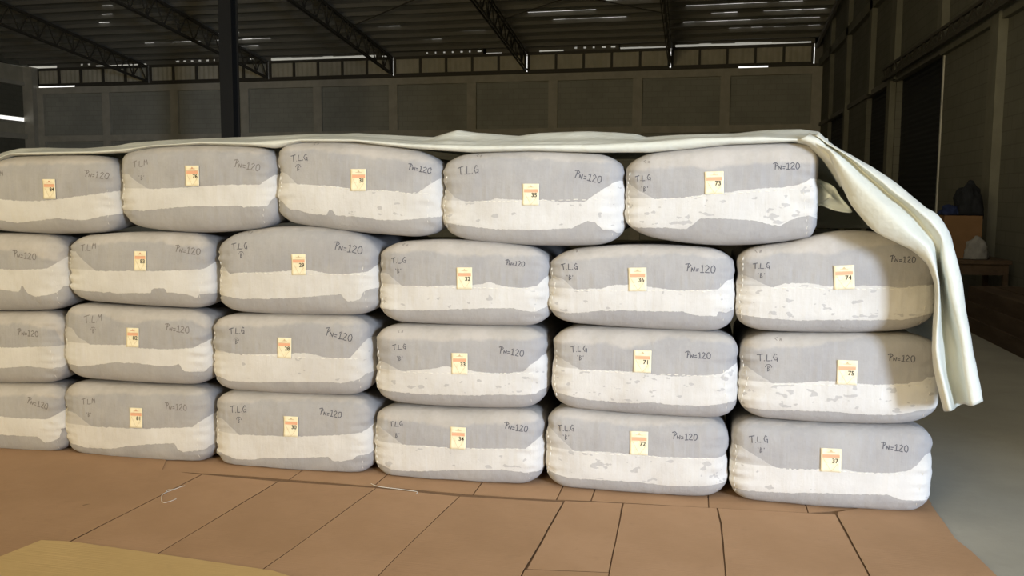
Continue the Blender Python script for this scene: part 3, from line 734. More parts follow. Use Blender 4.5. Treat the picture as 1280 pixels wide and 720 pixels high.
  bot=[[-4.573, 0.861], [-4.195, 0.853], [-3.803, 0.87]],
  bt=[[-4.627, 1.182], [-4.572, 1.159], [-4.461, 1.103], [-4.095, 1.116], [-3.957, 1.114], [-3.777, 1.123], [-3.732, 1.147], [-3.654, 1.21], [-3.583, 1.24]],
  bb=[[-4.671, 0.975], [-4.102, 0.995], [-3.959, 0.979], [-3.941, 1.018], [-3.924, 1.014], [-3.91, 0.976], [-3.857, 0.954], [-3.774, 0.965], [-3.725, 0.981], [-3.696, 1.015], [-3.594, 1.018]],
  t2=[[-4.656, 1.191], [-4.088, 1.226], [-3.978, 1.233], [-3.896, 1.22], [-3.817, 1.188], [-3.736, 1.171], [-3.587, 1.155]],
  tag=[-4.182, 1.152, 0.083, 0.118, 0],
  tl=[-4.481, 1.224, 0.098, 'M'],
  b=None,
  pn=[-3.908, 1.201, 0.152, -6],
  cn=None),
 dict(n='79',
  row=1,
  xl=-4.798,
  xr=-3.711,
  top=[[-4.574, 0.846], [-4.195, 0.848], [-3.814, 0.86]],
  bot=[[-4.604, 0.406], [-4.222, 0.404], [-3.837, 0.422]],
  bt=[[-4.659, 0.737], [-4.603, 0.715], [-4.493, 0.629], [-4.123, 0.642], [-4.006, 0.644], [-3.851, 0.655], [-3.72, 0.66], [-3.696, 0.695], [-3.631, 0.702]],
  bb=[[-4.706, 0.485], [-4.131, 0.511], [-3.935, 0.532], [-3.782, 0.522], [-3.727, 0.529], [-3.709, 0.549], [-3.639, 0.553]],
  t2=[[-4.687, 0.761], [-4.115, 0.781], [-3.959, 0.786], [-3.839, 0.776], [-3.753, 0.755], [-3.724, 0.674], [-3.632, 0.678]],
  tag=[-4.212, 0.665, 0.085, 0.12, 0],
  tl=[-4.514, 0.743, 0.1, 'M'],
  b=None,
  pn=[-3.913, 0.735, 0.135, -4],
  cn=None),
 dict(n='78',
  row=0,
  xl=-4.831,
  xr=-3.716,
  top=[[-4.605, 0.396], [-4.222, 0.404], [-3.826, 0.418]],
  bot=[[-4.635, -0.048], [-4.249, -0.038], [-3.849, -0.012]],
  bt=[[-4.692, 0.284], [-4.635, 0.262], [-4.522, 0.202], [-4.149, 0.218], [-3.992, 0.212], [-3.82, 0.212], [-3.758, 0.245], [-3.707, 0.282], [-3.635, 0.296]],
  bb=[[-4.737, 0.063], [-4.156, 0.1], [-3.881, 0.1], [-3.844, 0.062], [-3.777, 0.081], [-3.754, 0.102], [-3.746, 0.152], [-3.642, 0.163]],
  t2=[[-4.719, 0.308], [-4.142, 0.338], [-3.906, 0.355], [-3.753, 0.343], [-3.703, 0.346], [-3.632, 0.354]],
  tag=[-4.239, 0.228, 0.085, 0.12, 0],
  tl=[-4.544, 0.312, 0.1, 'M'],
  b=None,
  pn=[-3.873, 0.307, 0.14, -14],
  cn=None),
]
NXF, NZF = 92, 46
YL = [-1, -.97, -.94, -.91, -.88, -.84, -.79, -.7, -.5, -.2, .2, .5, .75, .86, .93, .97, 1]
def quad3(p, x):
    if len(p) > 3: return (pl(p, x-.03)+pl(p, x)+pl(p, x+.03))/3
    (x0, y0), (x1, y1), (x2, y2) = p
    x = min(max(x, x0-.12), x2+.12)
    l = y0*(x-x1)*(x-x2)/((x0-x1)*(x0-x2))+y1*(x-x0)*(x-x2)/((x1-x0)*(x1-x2))+y2*(x-x0)*(x-x1)/((x2-x0)*(x2-x1))
    return l
RX = {'73': (.19, .05), '74': (.16, .22), '75': (.17, .22), '37': (.13, .13), '31': (.12, .2), '76': (.15, .14)}
def bale(d, idx):
    n = d['n']; hw = (d['xr']-d['xl'])/2; xc = (d['xr']+d['xl'])/2; D = 1.24; hd = D/2
    tm = d['top'][len(d['top'])//2][1]; zm = (tm+d['bot'][1][1])/2; hh = (tm-d['bot'][1][1])/2
    rxl, rxr = RX.get(n, (.17, .16)); rz = .115; ry = .085
    if d['row'] == 0: base = 0.006
    else: base = None
    xs = [-1+2*i/NXF for i in range(NXF+1)]; zs = [-1+2*k/NZF for k in range(NZF+1)]; ny = len(YL)
    sd = idx*7.3
    key = {}; V = []
    def P(i, j, k):
        q = (i, j, k)
        if q in key: return key[q]
        a, b, c = xs[i]*hw, YL[j]*hd, zs[k]*hh
        rx = rxl if a < 0 else rxr
        r = (rx, ry, rz)
        cl = (max(-(hw-rxl), min(hw-rxr, a)), max(-(hd-ry), min(hd-ry, b)), max(-(hh-rz), min(hh-rz, c)))
        dd = Vector(((a-cl[0])/rx, (b-cl[1])/ry, (c-cl[2])/rz))
        if dd.length > 1e-9:
            e = 2.35
            L = (abs(dd.x)**e+abs(dd.y)**e+abs(dd.z)**e)**(1/e)
            mx = max(abs(dd.x), abs(dd.y), abs(dd.z))
            dd = dd*(mx/L)
        x = cl[0]+dd.x*rx; y = cl[1]+dd.y*ry; z = cl[2]+dd.z*rz
        u = x/hw; v = z/hh
        X = xc+x
        zt = quad3(d['top'], X); zb = quad3(d['bot'], X)
        tk = min(1.0, max(0.0, (hd+y-.16)/.2)); q_ = .06*tk; X = xc+x*(1-.012*tk)
        zt -= q_*.5; zb += q_*.5
        zbt = pl(d['bt'], X)
        Z = (zt+zb)/2+v*(zt-zb)/2
        if d['row'] == 0: Z = max(Z, .0075+.004*(1-abs(v)))
        Y = hd+y
        fr = max(0.0, 1-Y/.35)
        # plump face
        Y -= .022*(1-u*u)*(1-v*v)*(1 if y < 0 else -1)
        # ends: pinched where the lap seam turns the corner, gathered cloth folds
        end = math.exp(-((1-abs(u))/.10)**2)
        X -= math.copysign(1, u)*end*.011*math.exp(-((Z-zbt)/.035)**2)*fr
        nv = noise.noise(Vector((X*3+sd, Y*3, Z*34)))
        g = math.exp(-((1-abs(u))/.2)**2)
        nv2 = noise.noise(Vector((X*9+sd, 5, Z*20+X*(8 if u > 0 else -8))))
        Y += fr*g*(.015*nv+.012*nv2)*(1-abs(v)**4)
        X += fr*end*.008*nv
        Y += fr*.006*noise.noise(Vector((X*5+sd, 0, Z*6)))+fr*.0022*noise.noise(Vector((X*30+sd, 3, Z*12)))
        # vertical puckers just above the lap seam
        sp = Z-zbt
        if fr > 0 and 0 < sp < .09: Y += fr*.0035*noise.noise(Vector((X*55+sd, 0, Z*4)))*math.sin(sp/.09*math.pi)
        # a small step where the lap strip is sewn down
        Z += .003*noise.noise(Vector((X*9, Y*4+sd, 1.7)))*(1-abs(v)**6) if abs(v) > .5 else 0
        V.append((X, Y, Z)); key[q] = len(V)-1
        return key[q]
    F = []
    NX, NY, NZ = NXF, ny-1, NZF
    for i in range(NX):
        for k in range(NZ):
            F.append((P(i,0,k), P(i+1,0,k), P(i+1,0,k+1), P(i,0,k+1)))
    for i in range(0, NX, 1):
        for j in range(NY):
            F.append((P(i,j,NZ), P(i+1,j,NZ), P(i+1,j+1,NZ), P(i,j+1,NZ)))
            F.append((P(i,j,0), P(i,j+1,0), P(i+1,j+1,0), P(i+1,j,0)))
    for j in range(NY):
        for k in range(NZ):
            F.append((P(0,j,k), P(0,j,k+1), P(0,j+1,k+1), P(0,j+1,k)))
            F.append((P(NX,j,k), P(NX,j+1,k), P(NX,j+1,k+1), P(NX,j,k+1)))
    for i in range(NX):
        for k in range(NZ):
            F.append((P(i,NY,k), P(i,NY,k+1), P(i+1,NY,k+1), P(i+1,NY,k)))
    org = Vector((xc, hd, min(v[2] for v in V)))
    me = bpy.data.meshes.new('cloth_bale'); me.from_pydata([tuple(Vector(v)-org) for v in V], [], F)
    for p in me.polygons: p.use_smooth = True
    cxr = d['bt'][2][0] if n not in ('29', '80', '79', '78', '84', '28') else d['xl']+.17
    cz = pl(d['bt'], cxr)
    bl = .085 if n in ('36', '71', '72', '73', '74', '75') else (.06 if n in ('32', '33', '34', '35') else (0.02 if n in ('28', '31', '37') else -.1))
    A = [[], [], [], []]
    for X, Y, Z in V:
        A[0].append(min(pl(d['bt'], X)-Z, Z-pl(d['bb'], X))); A[1].append(Z-pl(d['t2'], X))
        A[2].append(min(cxr-X, Z-cz-.004)*1.0); A[3].append(bl)
    for k, a in zip(('band', 'toppanel', 'flap', 'blot'), A):
        me.attributes.new(k, 'FLOAT', 'POINT'); me.attributes[k].data.foreach_set('value', a)
    o = link('cloth_bale', me, mb, None, org)
    bvh = BVHTree.FromPolygons([Vector(v) for v in V], F)
    def hit(x, z, x0=None):
        h = bvh.ray_cast(Vector((x, -1, z)), Vector((0, 1, 0)))
        return (h[0], h[1]) if h[0] is not None else (None, None)
    # stitches
    bm = bmesh.new()
    def bead(p, q, nr, r):
        p = p+nr*r*.5; q = q+nr*r*.5; dv = q-p
        if dv.length < 1e-4: return
        s = dv.cross(nr).normalized(); rings = []
        for t_, rr in ((0, .35), (.25, 1), (.75, 1), (1, .35)):
            c = p+dv*t_; rings.append([bm.verts.new(c+(s*math.cos(a)+nr*math.sin(a))*r*rr-org) for a in (0, 1.05, 2.09, 3.14, 4.19, 5.24)])
        for a, b in zip(rings, rings[1:]):
            for k in range(6): bm.faces.new((a[k], a[(k+1) % 6], b[(k+1) % 6], b[k]))
        bm.faces.new(rings[0][::-1]); bm.faces.new(rings[-1])
    rnd = random.Random(idx)
    x = cxr+.01; xe = d['bt'][-1][0]-.10
    strong = n not in ('76', '84', '83', '82', '81', '80', '79', '78', '30')
    while x < xe:
        ln = rnd.uniform(.012, .026)
        z0, z1 = pl(d['bt'], cxr)+(pl(d['bt'], xe-.08)-pl(d['bt'], cxr))*(x-cxr)/(xe-cxr), 0
        z0 -= .004+rnd.uniform(-.002, .002)
        a, na = hit(x, z0); b, nb = hit(x+ln, z0+rnd.uniform(-.002, .002))
        if a and b and strong: bead(a, b, na, rnd.uniform(.0012, .0026))
        x += ln+rnd.uniform(.006, .02)
    if bm.verts: bm_obj('band_stitching', bm, m_thread, o)
    for side in (0, 1):
        bm = bmesh.new(); z = zm-hh+.06; ze = zm+hh*(.45 if side == 0 else .1)
        while z < ze:
            ln = rnd.uniform(.010, .02)
            xo = .022+.008*math.sin(z*23+idx)
            X = d['xl']+xo+.012*math.exp(-((z-cz)/.04)**2) if side == 0 else d['xr']-.065-.01*math.sin(z*17+idx)
            a, na = hit(X, z); b, nb = hit(X+rnd.uniform(-.004, .004), z+ln)
            if a and b: bead(a, b, na, rnd.uniform(.0015, .003) if side == 0 else .0013)
            z += ln+rnd.uniform(.006, .016)*(1 if side == 0 else 2)
        if bm.verts: bm_obj('end_stitching', bm, m_thread, o)
    # pen marks
    def ribbon(bm, pts, wd):
        q = []
        for a, b in zip(pts, pts[1:]):
            m_ = max(1, int(math.dist(a, b)/.007))
            q += [(a[0]+(b[0]-a[0])*k/m_, a[1]+(b[1]-a[1])*k/m_) for k in range(m_)]
        q.append(pts[-1]); L = []
        for k, (x, z) in enumerate(q):
            a = q[max(0, k-1)]; b = q[min(len(q)-1, k+1)]; dx, dz = b[0]-a[0], b[1]-a[1]; l = math.hypot(dx, dz) or 1
            row = []
            for s in (-1, 1):
                h, nn = hit(x-s*dz/l*wd/2, z+s*dx/l*wd/2)
                if h is None: return
                row.append(bm.verts.new(h+nn*.0012-org))
            L.append(row)
        for a, b in zip(L, L[1:]): bm.faces.new((a[0], b[0], b[1], a[1]))
    ZS = .7
    O = [(.22+.2*math.cos(a*.7854+1.9), .5+.5*math.sin(a*.7854+1.9)) for a in range(9)]
    GL = {'T': (.62, [[(0, .93), (.6, 1.08)], [(.3, 1), (.3, .0)]]), '.': (.24, [[(.07, .0), (.10, .11)]]), 'L': (.5, [[(.12, 1), (.05, .05), (.45, .02)]]),
          'G': (.5, [[(.42, .9), (.25, 1.05), (.03, .5), (.18, .05), (.42, .15), (.44, .45), (.22, .45)], [(.43, .5), (.40, -.12)]]),
          'M': (.5, [[(.0, .2), (.06, 1.1), (.22, .6), (.4, 1.1), (.45, .2)]]),
          'P': (.48, [[(.12, 0), (.16, 1)], [(-.12, .93), (.22, 1.1), (.42, .85), (.14, .48)]]), 'N': (.42, [[(.0, .02), (.02, .6), (.28, .02), (.3, .64)]]),
          '=': (.40, [[(.0, .45), (.28, .46)], [(.0, .15), (.28, .16)]]), '1': (.46, [[(.04, .82), (.22, .98), (.2, .04)], [(.02, .0), (.4, .03)]]),
          '2': (.52, [[(.02, .8), (.2, 1), (.38, .76), (.04, .05), (.44, .02)]]), '0': (.45, [O])}
    def write(bm, s, cx, cz_, width, rot, wd, unit=None):
        tot = sum(GL[c][0] for c in s); unit = unit or width/tot; x = -tot/2
        ca, sa = math.cos(rot), math.sin(rot)
        for c in s:
            for st in GL[c][1]:
                pts = []
                for px, pz in st:
                    X = (x+px)*unit+rnd.uniform(-1, 1)*.0015; Z = (pz-.5)*unit*ZS+rnd.uniform(-1, 1)*.0015
                    pts.append((cx+X*ca-Z*sa, cz_+X*sa+Z*ca))
                ribbon(bm, pts, wd)
            x += GL[c][0]
    bm = bmesh.new()
    tx, tz, tw, tk = d['tl']
    fade = n in ('83', '82', '81', '84', '76', '80', '79', '78')
    if n not in ('80', '79', '78'):
        write(bm, 'T.L.'+tk, tx, tz+.003, tw, .10, .0042)
        bm_obj('initials_mark', bm, m_ink2 if fade else m_ink, o); bm = bmesh.new()
        if d['b']:
            bx, bz = d['b']; bz -= .013; k = .026
            for st in ([(-.2, -.5), (-.18, .5), (.16, .3), (-.12, .05), (.22, -.2), (-.2, -.5)], [(-.62, .5), (-.56, .25)], [(.56, .5), (.52, .25)], [(-.5, .72), (0, .85), (.45, .7)])[:4 if n in ('31', '29', '28', '30', '75', '82') else 3]:
                ribbon(bm, [(bx+a*k, bz+b*k) for a, b in st], .0036)
            bm_obj('quoted_letter_mark', bm, m_ink2 if fade else m_ink, o); bm = bmesh.new()
    px_, pz_, pw, pr = d['pn']
    write(bm, 'PN=120', px_, pz_, pw, math.radians(pr), .0045)
    bm_obj('weight_mark', bm, m_ink2 if fade else m_ink, o)
    if d['cn']:
        bm = bmesh.new(); write(bm, 'N', d['cn'][0]+.012, d['cn'][1], .02, 0, .003, .022)
        ribbon(bm, [(d['cn'][0]-.004, d['cn'][1]+.006), (d['cn'][0]-.016, d['cn'][1]), (d['cn'][0]-.006, d['cn'][1]-.007)], .003)
        bm_obj('small_corner_mark', bm, m_ink2, o)
    # paper tag
    gx, gz, gw, gh, gr = d['tag']; ca, sa = math.cos(math.radians(-gr)), math.sin(math.radians(-gr))
    S = []
    for a in (-.5, 0, .5):
        for b in (-.5, 0, .5):
            h, _ = hit(gx+a*gw*ca-b*gh*sa, gz+a*gw*sa+b*gh*ca)
            S.append((a*gw, b*gh, h.y if h else 0))
    y0 = sum(s[2] for s in S)/9; bx = sum(s[0]*(s[2]-y0) for s in S)/sum(s[0]**2 for s in S); bz = sum(s[1]*(s[2]-y0) for s in S)/sum(s[1]**2 for s in S)
    up = max(0, max(y0+bx*s[0]+bz*s[1]-s[2] for s in S))+.0025
    curl = rnd.uniform(.001, .004)
    def tp(a, b, k=0.0):      # tag coordinates (-.5..5) to local
        lx, lz = a*gw, b*gh
        y = y0+bx*lx+bz*lz-up-k-curl*(abs(a*2)**3+abs(b*2)**3)*.5
        return Vector((gx+lx*ca-lz*sa, y, gz+lx*sa+lz*ca))-org
    def patch(bm, a0, a1, b0, b1, k, n1=6, n2=6):
        g = [[bm.verts.new(tp(a0+(a1-a0)*i/n1, b0+(b1-b0)*j/n2, k)) for j in range(n2+1)] for i in range(n1+1)]
        for i in range(n1):
            for j in range(n2): bm.faces.new((g[i][j], g[i+1][j], g[i+1][j+1], g[i][j+1]))
    bm = bmesh.new(); patch(bm, -.5, .5, -.5, .5, 0, 8, 8)
    pt = bm_obj('paper_tag', bm, m_paper, o, smooth=True)
    sm = pt.modifiers.new('thick', 'SOLIDIFY'); sm.thickness = .0006
    bm = bmesh.new(); patch(bm, -.42, .42, .10, .23, .0012); bm_obj('red_heading', bm, m_red, pt)
    bm = bmesh.new(); patch(bm, -.42, .42, .235, .255, .0012, 6, 1); patch(bm, -.2, .2, .33, .35, .0012, 4, 1)
    v3 = [bm.verts.new(tp(a, b, .0012)) for a, b in ((-.09, .36), (.09, .36), (.0, .44))]; bm.faces.new(v3)
    bm_obj('emblem', bm, m_red2 if fade else m_tan, pt)
    bm = bmesh.new()
    def ln_(p, q, wd):
        dx, dz = (q[0]-p[0])*gw, (q[1]-p[1])*gh; l = math.hypot(dx, dz); ox, oz = -dz/l*wd/2/gw, dx/l*wd/2/gh
        for k in range(6):
            a = (p[0]+(q[0]-p[0])*k/6, p[1]+(q[1]-p[1])*k/6); b = (p[0]+(q[0]-p[0])*(k+1)/6, p[1]+(q[1]-p[1])*(k+1)/6)
            bm.faces.new([bm.verts.new(tp(*c, .0011)) for c in ((a[0]-ox, a[1]-oz), (b[0]-ox, b[1]-oz), (b[0]+ox, b[1]+oz), (a[0]+ox, a[1]+oz))])
    ln_((-.38, .06), (.0, -.46), .0016); ln_((.34, -.14), (.02, -.46), .0016); ln_((-.38, .08), (-.05, .08), .001); ln_((-.3, -.12), (-.12, -.12), .001)
    bm_obj('printed_lines', bm, m_tan, pt)
    # the number
    cu = bpy.data.curves.new('num', 'FONT'); cu.body = n; cu.size = .031; cu.align_x = 'CENTER'; cu.align_y = 'CENTER'; cu.offset = .0006
    to = bpy.data.objects.new('num', cu); C.objects.link(to)
    mn = bpy.data.meshes.new_from_object(to.evaluated_get(bpy.context.evaluated_depsgraph_get())); bpy.data.objects.remove(to)
    for v in mn.vertices: v.co = tp(.2+v.co.x/gw, -.03+v.co.y/gh, .0016)
    mn.materials.clear()
    nm = link('printed_number', mn, m_num, pt)
    return o
ROWN = ['bottom row', 'second row up', 'third row up', 'top row']
for idx, d in enumerate(DATA):
    o = bale(d, idx)
    if d['n'] in ('80', '79', '78'):
        lab = 'cloth bale cut off by the left edge, %s' % {'80': 'just under the top row', '79': 'second up from the floor', '78': 'resting on the cardboard'}[d['n']]
    else: lab = 'grey and white cloth bale whose paper tag reads %s, in the %s' % (d['n'], ROWN[d['row']])
    tag(o, lab, 'bale', 'cloth bales stacked in a wall')

# ------------------------------------------------------------------ tarpaulin
def catmull(P, n):
    out = []
    for i in range(len(P)-1):
        p0 = P[max(0, i-1)]; p1 = P[i]; p2 = P[i+1]; p3 = P[min(len(P)-1, i+2)]
        for k in range(n):
            t_ = k/n
            out.append(.5*((2*p1)+(p2-p0)*t_+(2*p0-5*p1+4*p2-p3)*t_*t_+(3*p1-p0-3*p2+p3)*t_**3))
    out.append(P[-1].copy()); return out
TT = [(-4.407, 0.4, 1.758), (-4.314, 0.4, 1.828), (-4.213, 0.4, 1.848), (-4.049, 0.4, 1.852), (-3.763, 0.4, 1.846), (-3.482, 0.4, 1.869), (-3.26, 0.4, 1.892), (-2.724, 0.4, 1.908), (-2.209, 0.4, 1.923), (-1.959, 0.4, 1.925), (-1.714, 0.4, 1.909), (-1.497, 0.4, 1.899), (-1.354, 0.4, 1.936), (-1.236, 0.4, 1.919), (-1.004, 0.4, 1.902), (-0.89, 0.4, 1.916), (-0.597, 0.4, 1.923), (-0.354, 0.4, 1.908), (-0.297, 0.4, 1.89), (-0.116, 0.4, 1.901), (0.18, 0.4, 1.907), (0.345, 0.4, 1.923), (0.509, 0.4, 1.926), (0.602, 0.4, 1.912)]
TB = [(-4.129, 0.02, 1.748), (-3.99, 0.02, 1.79), (-3.746, 0.02, 1.794), (-3.429, 0.02, 1.797), (-3.221, 0.02, 1.805), (-3.144, 0.02, 1.823), (-3.041, 0.02, 1.836), (-2.756, 0.02, 1.848), (-2.457, 0.02, 1.838), (-2.304, 0.02, 1.824), (-2.151, 0.02, 1.858), (-1.839, 0.02, 1.855), (-1.527, 0.02, 1.82), (-1.34, 0.02, 1.806), (-1.186, 0.02, 1.797), (-0.86, 0.02, 1.804), (-0.538, 0.02, 1.794), (-0.261, 0.02, 1.793), (-0.086, 0.02, 1.808), (0.137, 0.02, 1.831), (0.446, 0.02, 1.841), (0.526, 0.02, 1.821)]
TM = [(-4.084, 0.0, 1.752), (-3.972, 0.0, 1.803), (-3.73, 0.0, 1.807), (-3.414, 0.0, 1.81), (-3.207, 0.0, 1.825), (-2.743, 0.0, 1.86), (-2.446, 0.0, 1.854), (-2.142, 0.0, 1.871), (-1.831, 0.0, 1.867), (-1.52, 0.0, 1.84), (-1.181, 0.0, 1.829), (-0.856, 0.0, 1.829), (-0.536, 0.0, 1.83), (-0.261, 0.0, 1.84), (-0.024, 0.0, 1.858), (0.292, 0.0, 1.864), (0.5, 0.0, 1.851)]
f2 = lambda L: [(p[0], p[2]) for p in L]
TT, TB, TM = f2(TT), f2(TB), f2(TM)
tops = sorted([(p[0], p[1]) for d in DATA if d['row'] == 3 for p in d['top']])
bm = bmesh.new()
def addgrid(G):
    g = [[bm.verts.new(p) for p in r] for r in G]
    for i in range(len(g)-1):
        for j in range(len(g[0])-1): bm.faces.new((g[i][j], g[i][j+1], g[i+1][j+1], g[i+1][j]))
G = []; N = 300
for i in range(N+1):
    x = -4.36+(0.60+4.36)*i/N
    b, m, T_ = pl(TB, x), pl(TM, x), pl(TT, x); bt = pl(tops, x)
    m = max(m, b+.006)
    nz = lambda y, s: noise.noise(Vector((x*s, y*s, 2)))
    pr = [(.075, b+.004), (.03, b-.001), (.004, b+.001), (-.010, (b*2+m)/3), (-.010, (b+m*2)/3), (.004, m), (.035, m+.004), (.08, m+.004)]
    sh = max(m+.004, bt+.014)
    pr += [(.14, sh*.75+(T_-.004)*.25), (.24, max(bt+.014, sh*.5+(T_-.004)*.5)+.008*nz(.2, 4)), (.33, T_-.006+.006*nz(.3, 6)), (.40, T_), (.47, T_-.008), (.6, T_-.03), (.8, max(bt+.02, T_-.05)), (1.0, bt+.02), (1.25, bt+.02)]
    drop = 0
    G.append([Vector((x, y, z-drop*(.2 if k < 8 else .5))) for k, (y, z) in enumerate(pr)])
G = [catmull(r, 3) for r in G]
addgrid(G)
HG = [[(0.5, 0.0, 1.843), (0.514, -0.04, 1.852), (0.541, 0.035, 1.868), (0.541, -0.025, 1.872), (0.557, 0.02, 1.886)], [(0.589, -0.05, 1.786), (0.598, -0.09, 1.795), (0.618, -0.015, 1.811), (0.618, -0.075, 1.809), (0.631, -0.03, 1.816)], [(0.621, -0.08, 1.716), (0.643, -0.12, 1.734), (0.682, -0.045, 1.763), (0.688, -0.105, 1.759), (0.716, -0.06, 1.762)], [(0.674, -0.12, 1.595), (0.712, -0.16, 1.651), (0.766, -0.085, 1.675), (0.777, -0.145, 1.688), (0.813, -0.1, 1.697)], [(0.725, -0.16, 1.505), (0.779, -0.2, 1.576), (0.856, -0.125, 1.584), (0.864, -0.185, 1.606), (0.907, -0.14, 1.622)], [(0.803, -0.2, 1.418), (0.851, -0.24, 1.5), (0.939, -0.165, 1.511), (0.949, -0.225, 1.534), (1.0, -0.18, 1.537)], [(0.896, -0.22, 1.364), (0.947, -0.26, 1.407), (1.022, -0.185, 1.416), (1.026, -0.245, 1.462), (1.066, -0.2, 1.487)], [(0.988, -0.22, 1.311), (1.029, -0.26, 1.336), (1.07, -0.185, 1.347), (1.08, -0.245, 1.394), (1.118, -0.2, 1.411)], [(1.047, -0.22, 1.231), (1.065, -0.26, 1.216), (1.114, -0.095, 1.215), (1.104, -0.215, 1.269), (1.162, -0.2, 1.269)], [(1.07, -0.22, 1.102), (1.078, -0.26, 1.096), (1.136, -0.095, 1.09), (1.143, -0.215, 1.104), (1.198, -0.2, 1.104)], [(1.069, -0.22, 0.916), (1.084, -0.26, 0.912), (1.173, -0.095, 0.901), (1.193, -0.215, 0.932), (1.234, -0.2, 0.938)], [(1.083, -0.22, 0.786), (1.108, -0.26, 0.776), (1.195, -0.095, 0.748), (1.218, -0.215, 0.78), (1.266, -0.2, 0.783)], [(1.137, -0.22, 0.585), (1.158, -0.26, 0.599), (1.236, -0.095, 0.576), (1.254, -0.215, 0.617), (1.301, -0.2, 0.634)]]
rows = []
for i, r in enumerate(HG):
    c0, c1, c2, c3, c4 = [Vector(p) for p in r]
    X, Z = c4.x, c4.z
    bx = X if i < 6 else (X+.015 if i < 8 else (1.185 if i == 8 else max(X, 1.215)))
    dr = 0 if i > 7 else .0
    back = [Vector((X+.012, c4.y+.07, Z-.004)), Vector((bx+.005, .10, Z-.006)), Vector((bx, .45, Z-.02)), Vector((bx-.0, .85, Z-.03)), Vector((bx, 1.2, Z-.04))]
    if i < 7: back.append(Vector((bx, 1.3, max(1.38, Z-.45) if i > 0 else Z-.3)))
    else: back.append(Vector((bx, 1.32, Z-.04)))
    # small lip turned in at the leading edge
    cb = c2.lerp(c3, .6)
    if i > 7: cb.y = c2.y-.005; c2 = c2.lerp(c1, .25); c2.y = cb.y
    rows.append([c0+Vector((.012, .05, .004)), c0, c1, c2, cb, c3, c4]+back)
nr, nc = len(rows), len(rows[0])
cols = [catmull([rows[i][j] for i in range(nr)], 7) for j in range(nc)]
rr = [catmull([cols[j][i] for j in range(nc)], 5) for i in range(len(cols[0]))]
for i, r in enumerate(rr):
    for p in r:
        q = noise.noise_vector(Vector((p.x*7, p.y*7, p.z*5)))*.006; q2 = noise.noise_vector(Vector((p.x*22, p.y*12, p.z*16)))*.0022
        p += q+q2
addgrid(rr)
# small gathered fold at the corner of the top bale
FG = [[(.44,.02,1.845),(.47,-.03,1.850),(.50,-.02,1.868),(.52,.08,1.885)],[(.50,.0,1.826),(.515,-.05,1.832),(.545,-.04,1.85),(.57,.05,1.862)],[(.535,.01,1.795),(.56,-.05,1.80),(.585,-.05,1.815),(.61,.05,1.82)],
      [(.585,.02,1.745),(.60,-.06,1.752),(.622,-.06,1.762),(.645,.04,1.775)],[(.625,.03,1.69),(.645,-.07,1.70),(.665,-.07,1.715),(.69,.02,1.72)],[(.67,.03,1.62),(.69,-.08,1.63),(.71,-.09,1.645),(.73,.0,1.66)]]
FG = [[Vector(p) for p in r] for r in FG]
cols = [catmull([r[j] for r in FG], 5) for j in range(4)]
addgrid([catmull([cols[j][i] for j in range(4)], 4) for i in range(len(cols[0]))])
org = Vector((0.9, .1, .6))
for v in bm.verts: v.co -= org
o = bm_obj('tarpaulin', bm, mt, None, org, smooth=True)
s = o.modifiers.new('thick', 'SOLIDIFY'); s.thickness = .003; s.offset = 0
tag(o, 'creamy white tarpaulin spread over the top row and hanging down at the right end', 'tarpaulin')
# pale plastic poking out between the top bale and the tarpaulin
K = [(.56,.42,1.70),(.614,.42,1.666),(.689,.40,1.628),(.723,.40,1.577),(.788,.41,1.492),(.694,.38,1.500),(.627,.38,1.525),(.56,.40,1.52)]
K = [(x*.955, y-.24, (z-1.566)*.955+1.566) for x, y, z in K]
bm = bmesh.new(); cc = Vector((.635, .10, 1.575)); N1 = 6
ring = catmull([Vector(k) for k in K]+[Vector(K[0])], 4)[:-1]
lv = []
for k in range(N1):
    f = 1-k/N1
    lv.append([bm.verts.new(cc+(p-cc)*f+Vector((0, .03*math.sin(f*3)+.012*noise.noise(p*14+Vector((f*3, 0, 0))), 0))-cc) for p in ring])
for a, b in zip(lv, lv[1:]):
    for i in range(len(ring)): j = (i+1) % len(ring); bm.faces.new((a[i], a[j], b[j], b[i]))
ce = bm.verts.new((0, -.01, 0))
for i in range(len(ring)): bm.faces.new((lv[-1][i], lv[-1][(i+1) % len(ring)], ce))
o = bm_obj('plastic_sheet', bm, m_plastic, None, cc, smooth=True); s = o.modifiers.new('thick', 'SOLIDIFY'); s.thickness = .004
tag(o, 'pale bluish plastic sheet corner poking out behind the tag 73 bale', 'plastic sheet')

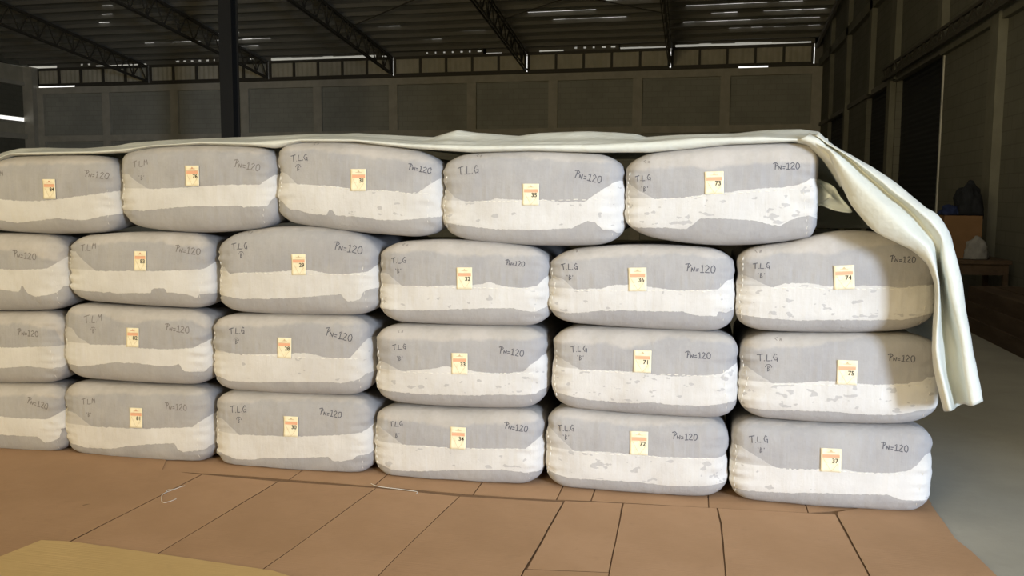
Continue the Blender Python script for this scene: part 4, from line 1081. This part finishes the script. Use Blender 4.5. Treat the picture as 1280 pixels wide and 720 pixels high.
# ------------------------------------------------------------------ things by the right wall
def lump(name, loc, sx, sy, sz, m, seed, tail=None, cut=True):
    bm = bmesh.new(); bmesh.ops.create_icosphere(bm, subdivisions=4, radius=1)
    for v in bm.verts:
        n_ = noise.noise(v.co*1.3+Vector((seed, 0, 0)))*.35+noise.noise(v.co*3.4+Vector((seed, 2, 0)))*.16+noise.noise(v.co*8+Vector((seed, 5, 0)))*.06
        c = v.co*(1+n_); z = c.z
        if cut: z = max(z, -.42)
        v.co = Vector((c.x*sx, c.y*sy, (z+(.42 if cut else 1))*sz))
        if tail and v.co.x > tail[0]: v.co.z -= (v.co.x-tail[0])*tail[1]
    return bm_obj(name, bm, m, None, loc, smooth=True)
e = bpy.data.objects.new('wooden_table', None); C.objects.link(e); e.location = (3.4, 8.2, 0)
tag(e, 'dark wooden table against the right wall under the brown carton', 'table')
bm = bmesh.new(); box(bm, -.5, .48, -.45, .45, .74, .79); bm_obj('tabletop', bm, m_wood, e)
bm = bmesh.new(); box(bm, -.46, .44, -.42, -.38, .6, .74); box(bm, -.46, .44, .38, .42, .6, .74); box(bm, -.46, -.42, -.38, .38, .6, .74); bm_obj('apron', bm, m_wood, e)
for sx in (-.44, .42):
    for sy in (-.4, .4):
        bm = bmesh.new(); box(bm, sx-.03, sx+.03, sy-.03, sy+.03, 0, .74); bm_obj('leg', bm, m_wood, e)
bm = bmesh.new(); box(bm, -.23, .23, -.2, .2, 0, .555); bmesh.ops.bevel(bm, geom=bm.edges[:], offset=.006, segments=2)
o = bm_obj('carton', bm, m_box, None, (3.36, 8.25, .791)); tag(o, 'brown cardboard carton on the dark table by the right wall', 'carton')
bm = bmesh.new(); box(bm, -.232, .232, -.025, .025, .5, .5575); bm_obj('tape', bm, m_card3, o)
tag(lump('black_bag', (3.46, 8.22, 1.35), .17, .17, .30, m_black, 3.1, (.14, 1.6)), 'slumped black bag on top of the brown carton', 'bag')
tag(lump('blue_cloth', (3.22, 8.2, 1.352), .11, .12, .09, m_blue, 8.2), 'crumpled navy blue cloth on the carton beside the black bag', 'cloth')
tag(lump('white_cloth', (3.50, 7.94, .792), .15, .10, .19, m_whitec, 5.5), 'rumpled white cloth bundle in front of the brown carton', 'cloth')
tl = [('bottom', 0), ('second', 1), ('top', 2)]
for k in range(3):
    for c_ in range(2):
        bm = bmesh.new(); ln = 3.0-.25*k; box(bm, -.14, .14, -ln/2, ln/2, 0, .17); bmesh.ops.bevel(bm, geom=bm.edges[:], offset=.008, segments=1)
        o = bm_obj('timber_beam', bm, m_wood, None, (3.30+.3*c_+.03*k, 5.9+.05*c_, .172*k))
        tag(o, 'dark timber beam on the floor by the right wall, %s layer, %s side' % (tl[k][0], ['aisle', 'wall'][c_]), 'timber beam', 'timber beams by the right wall')
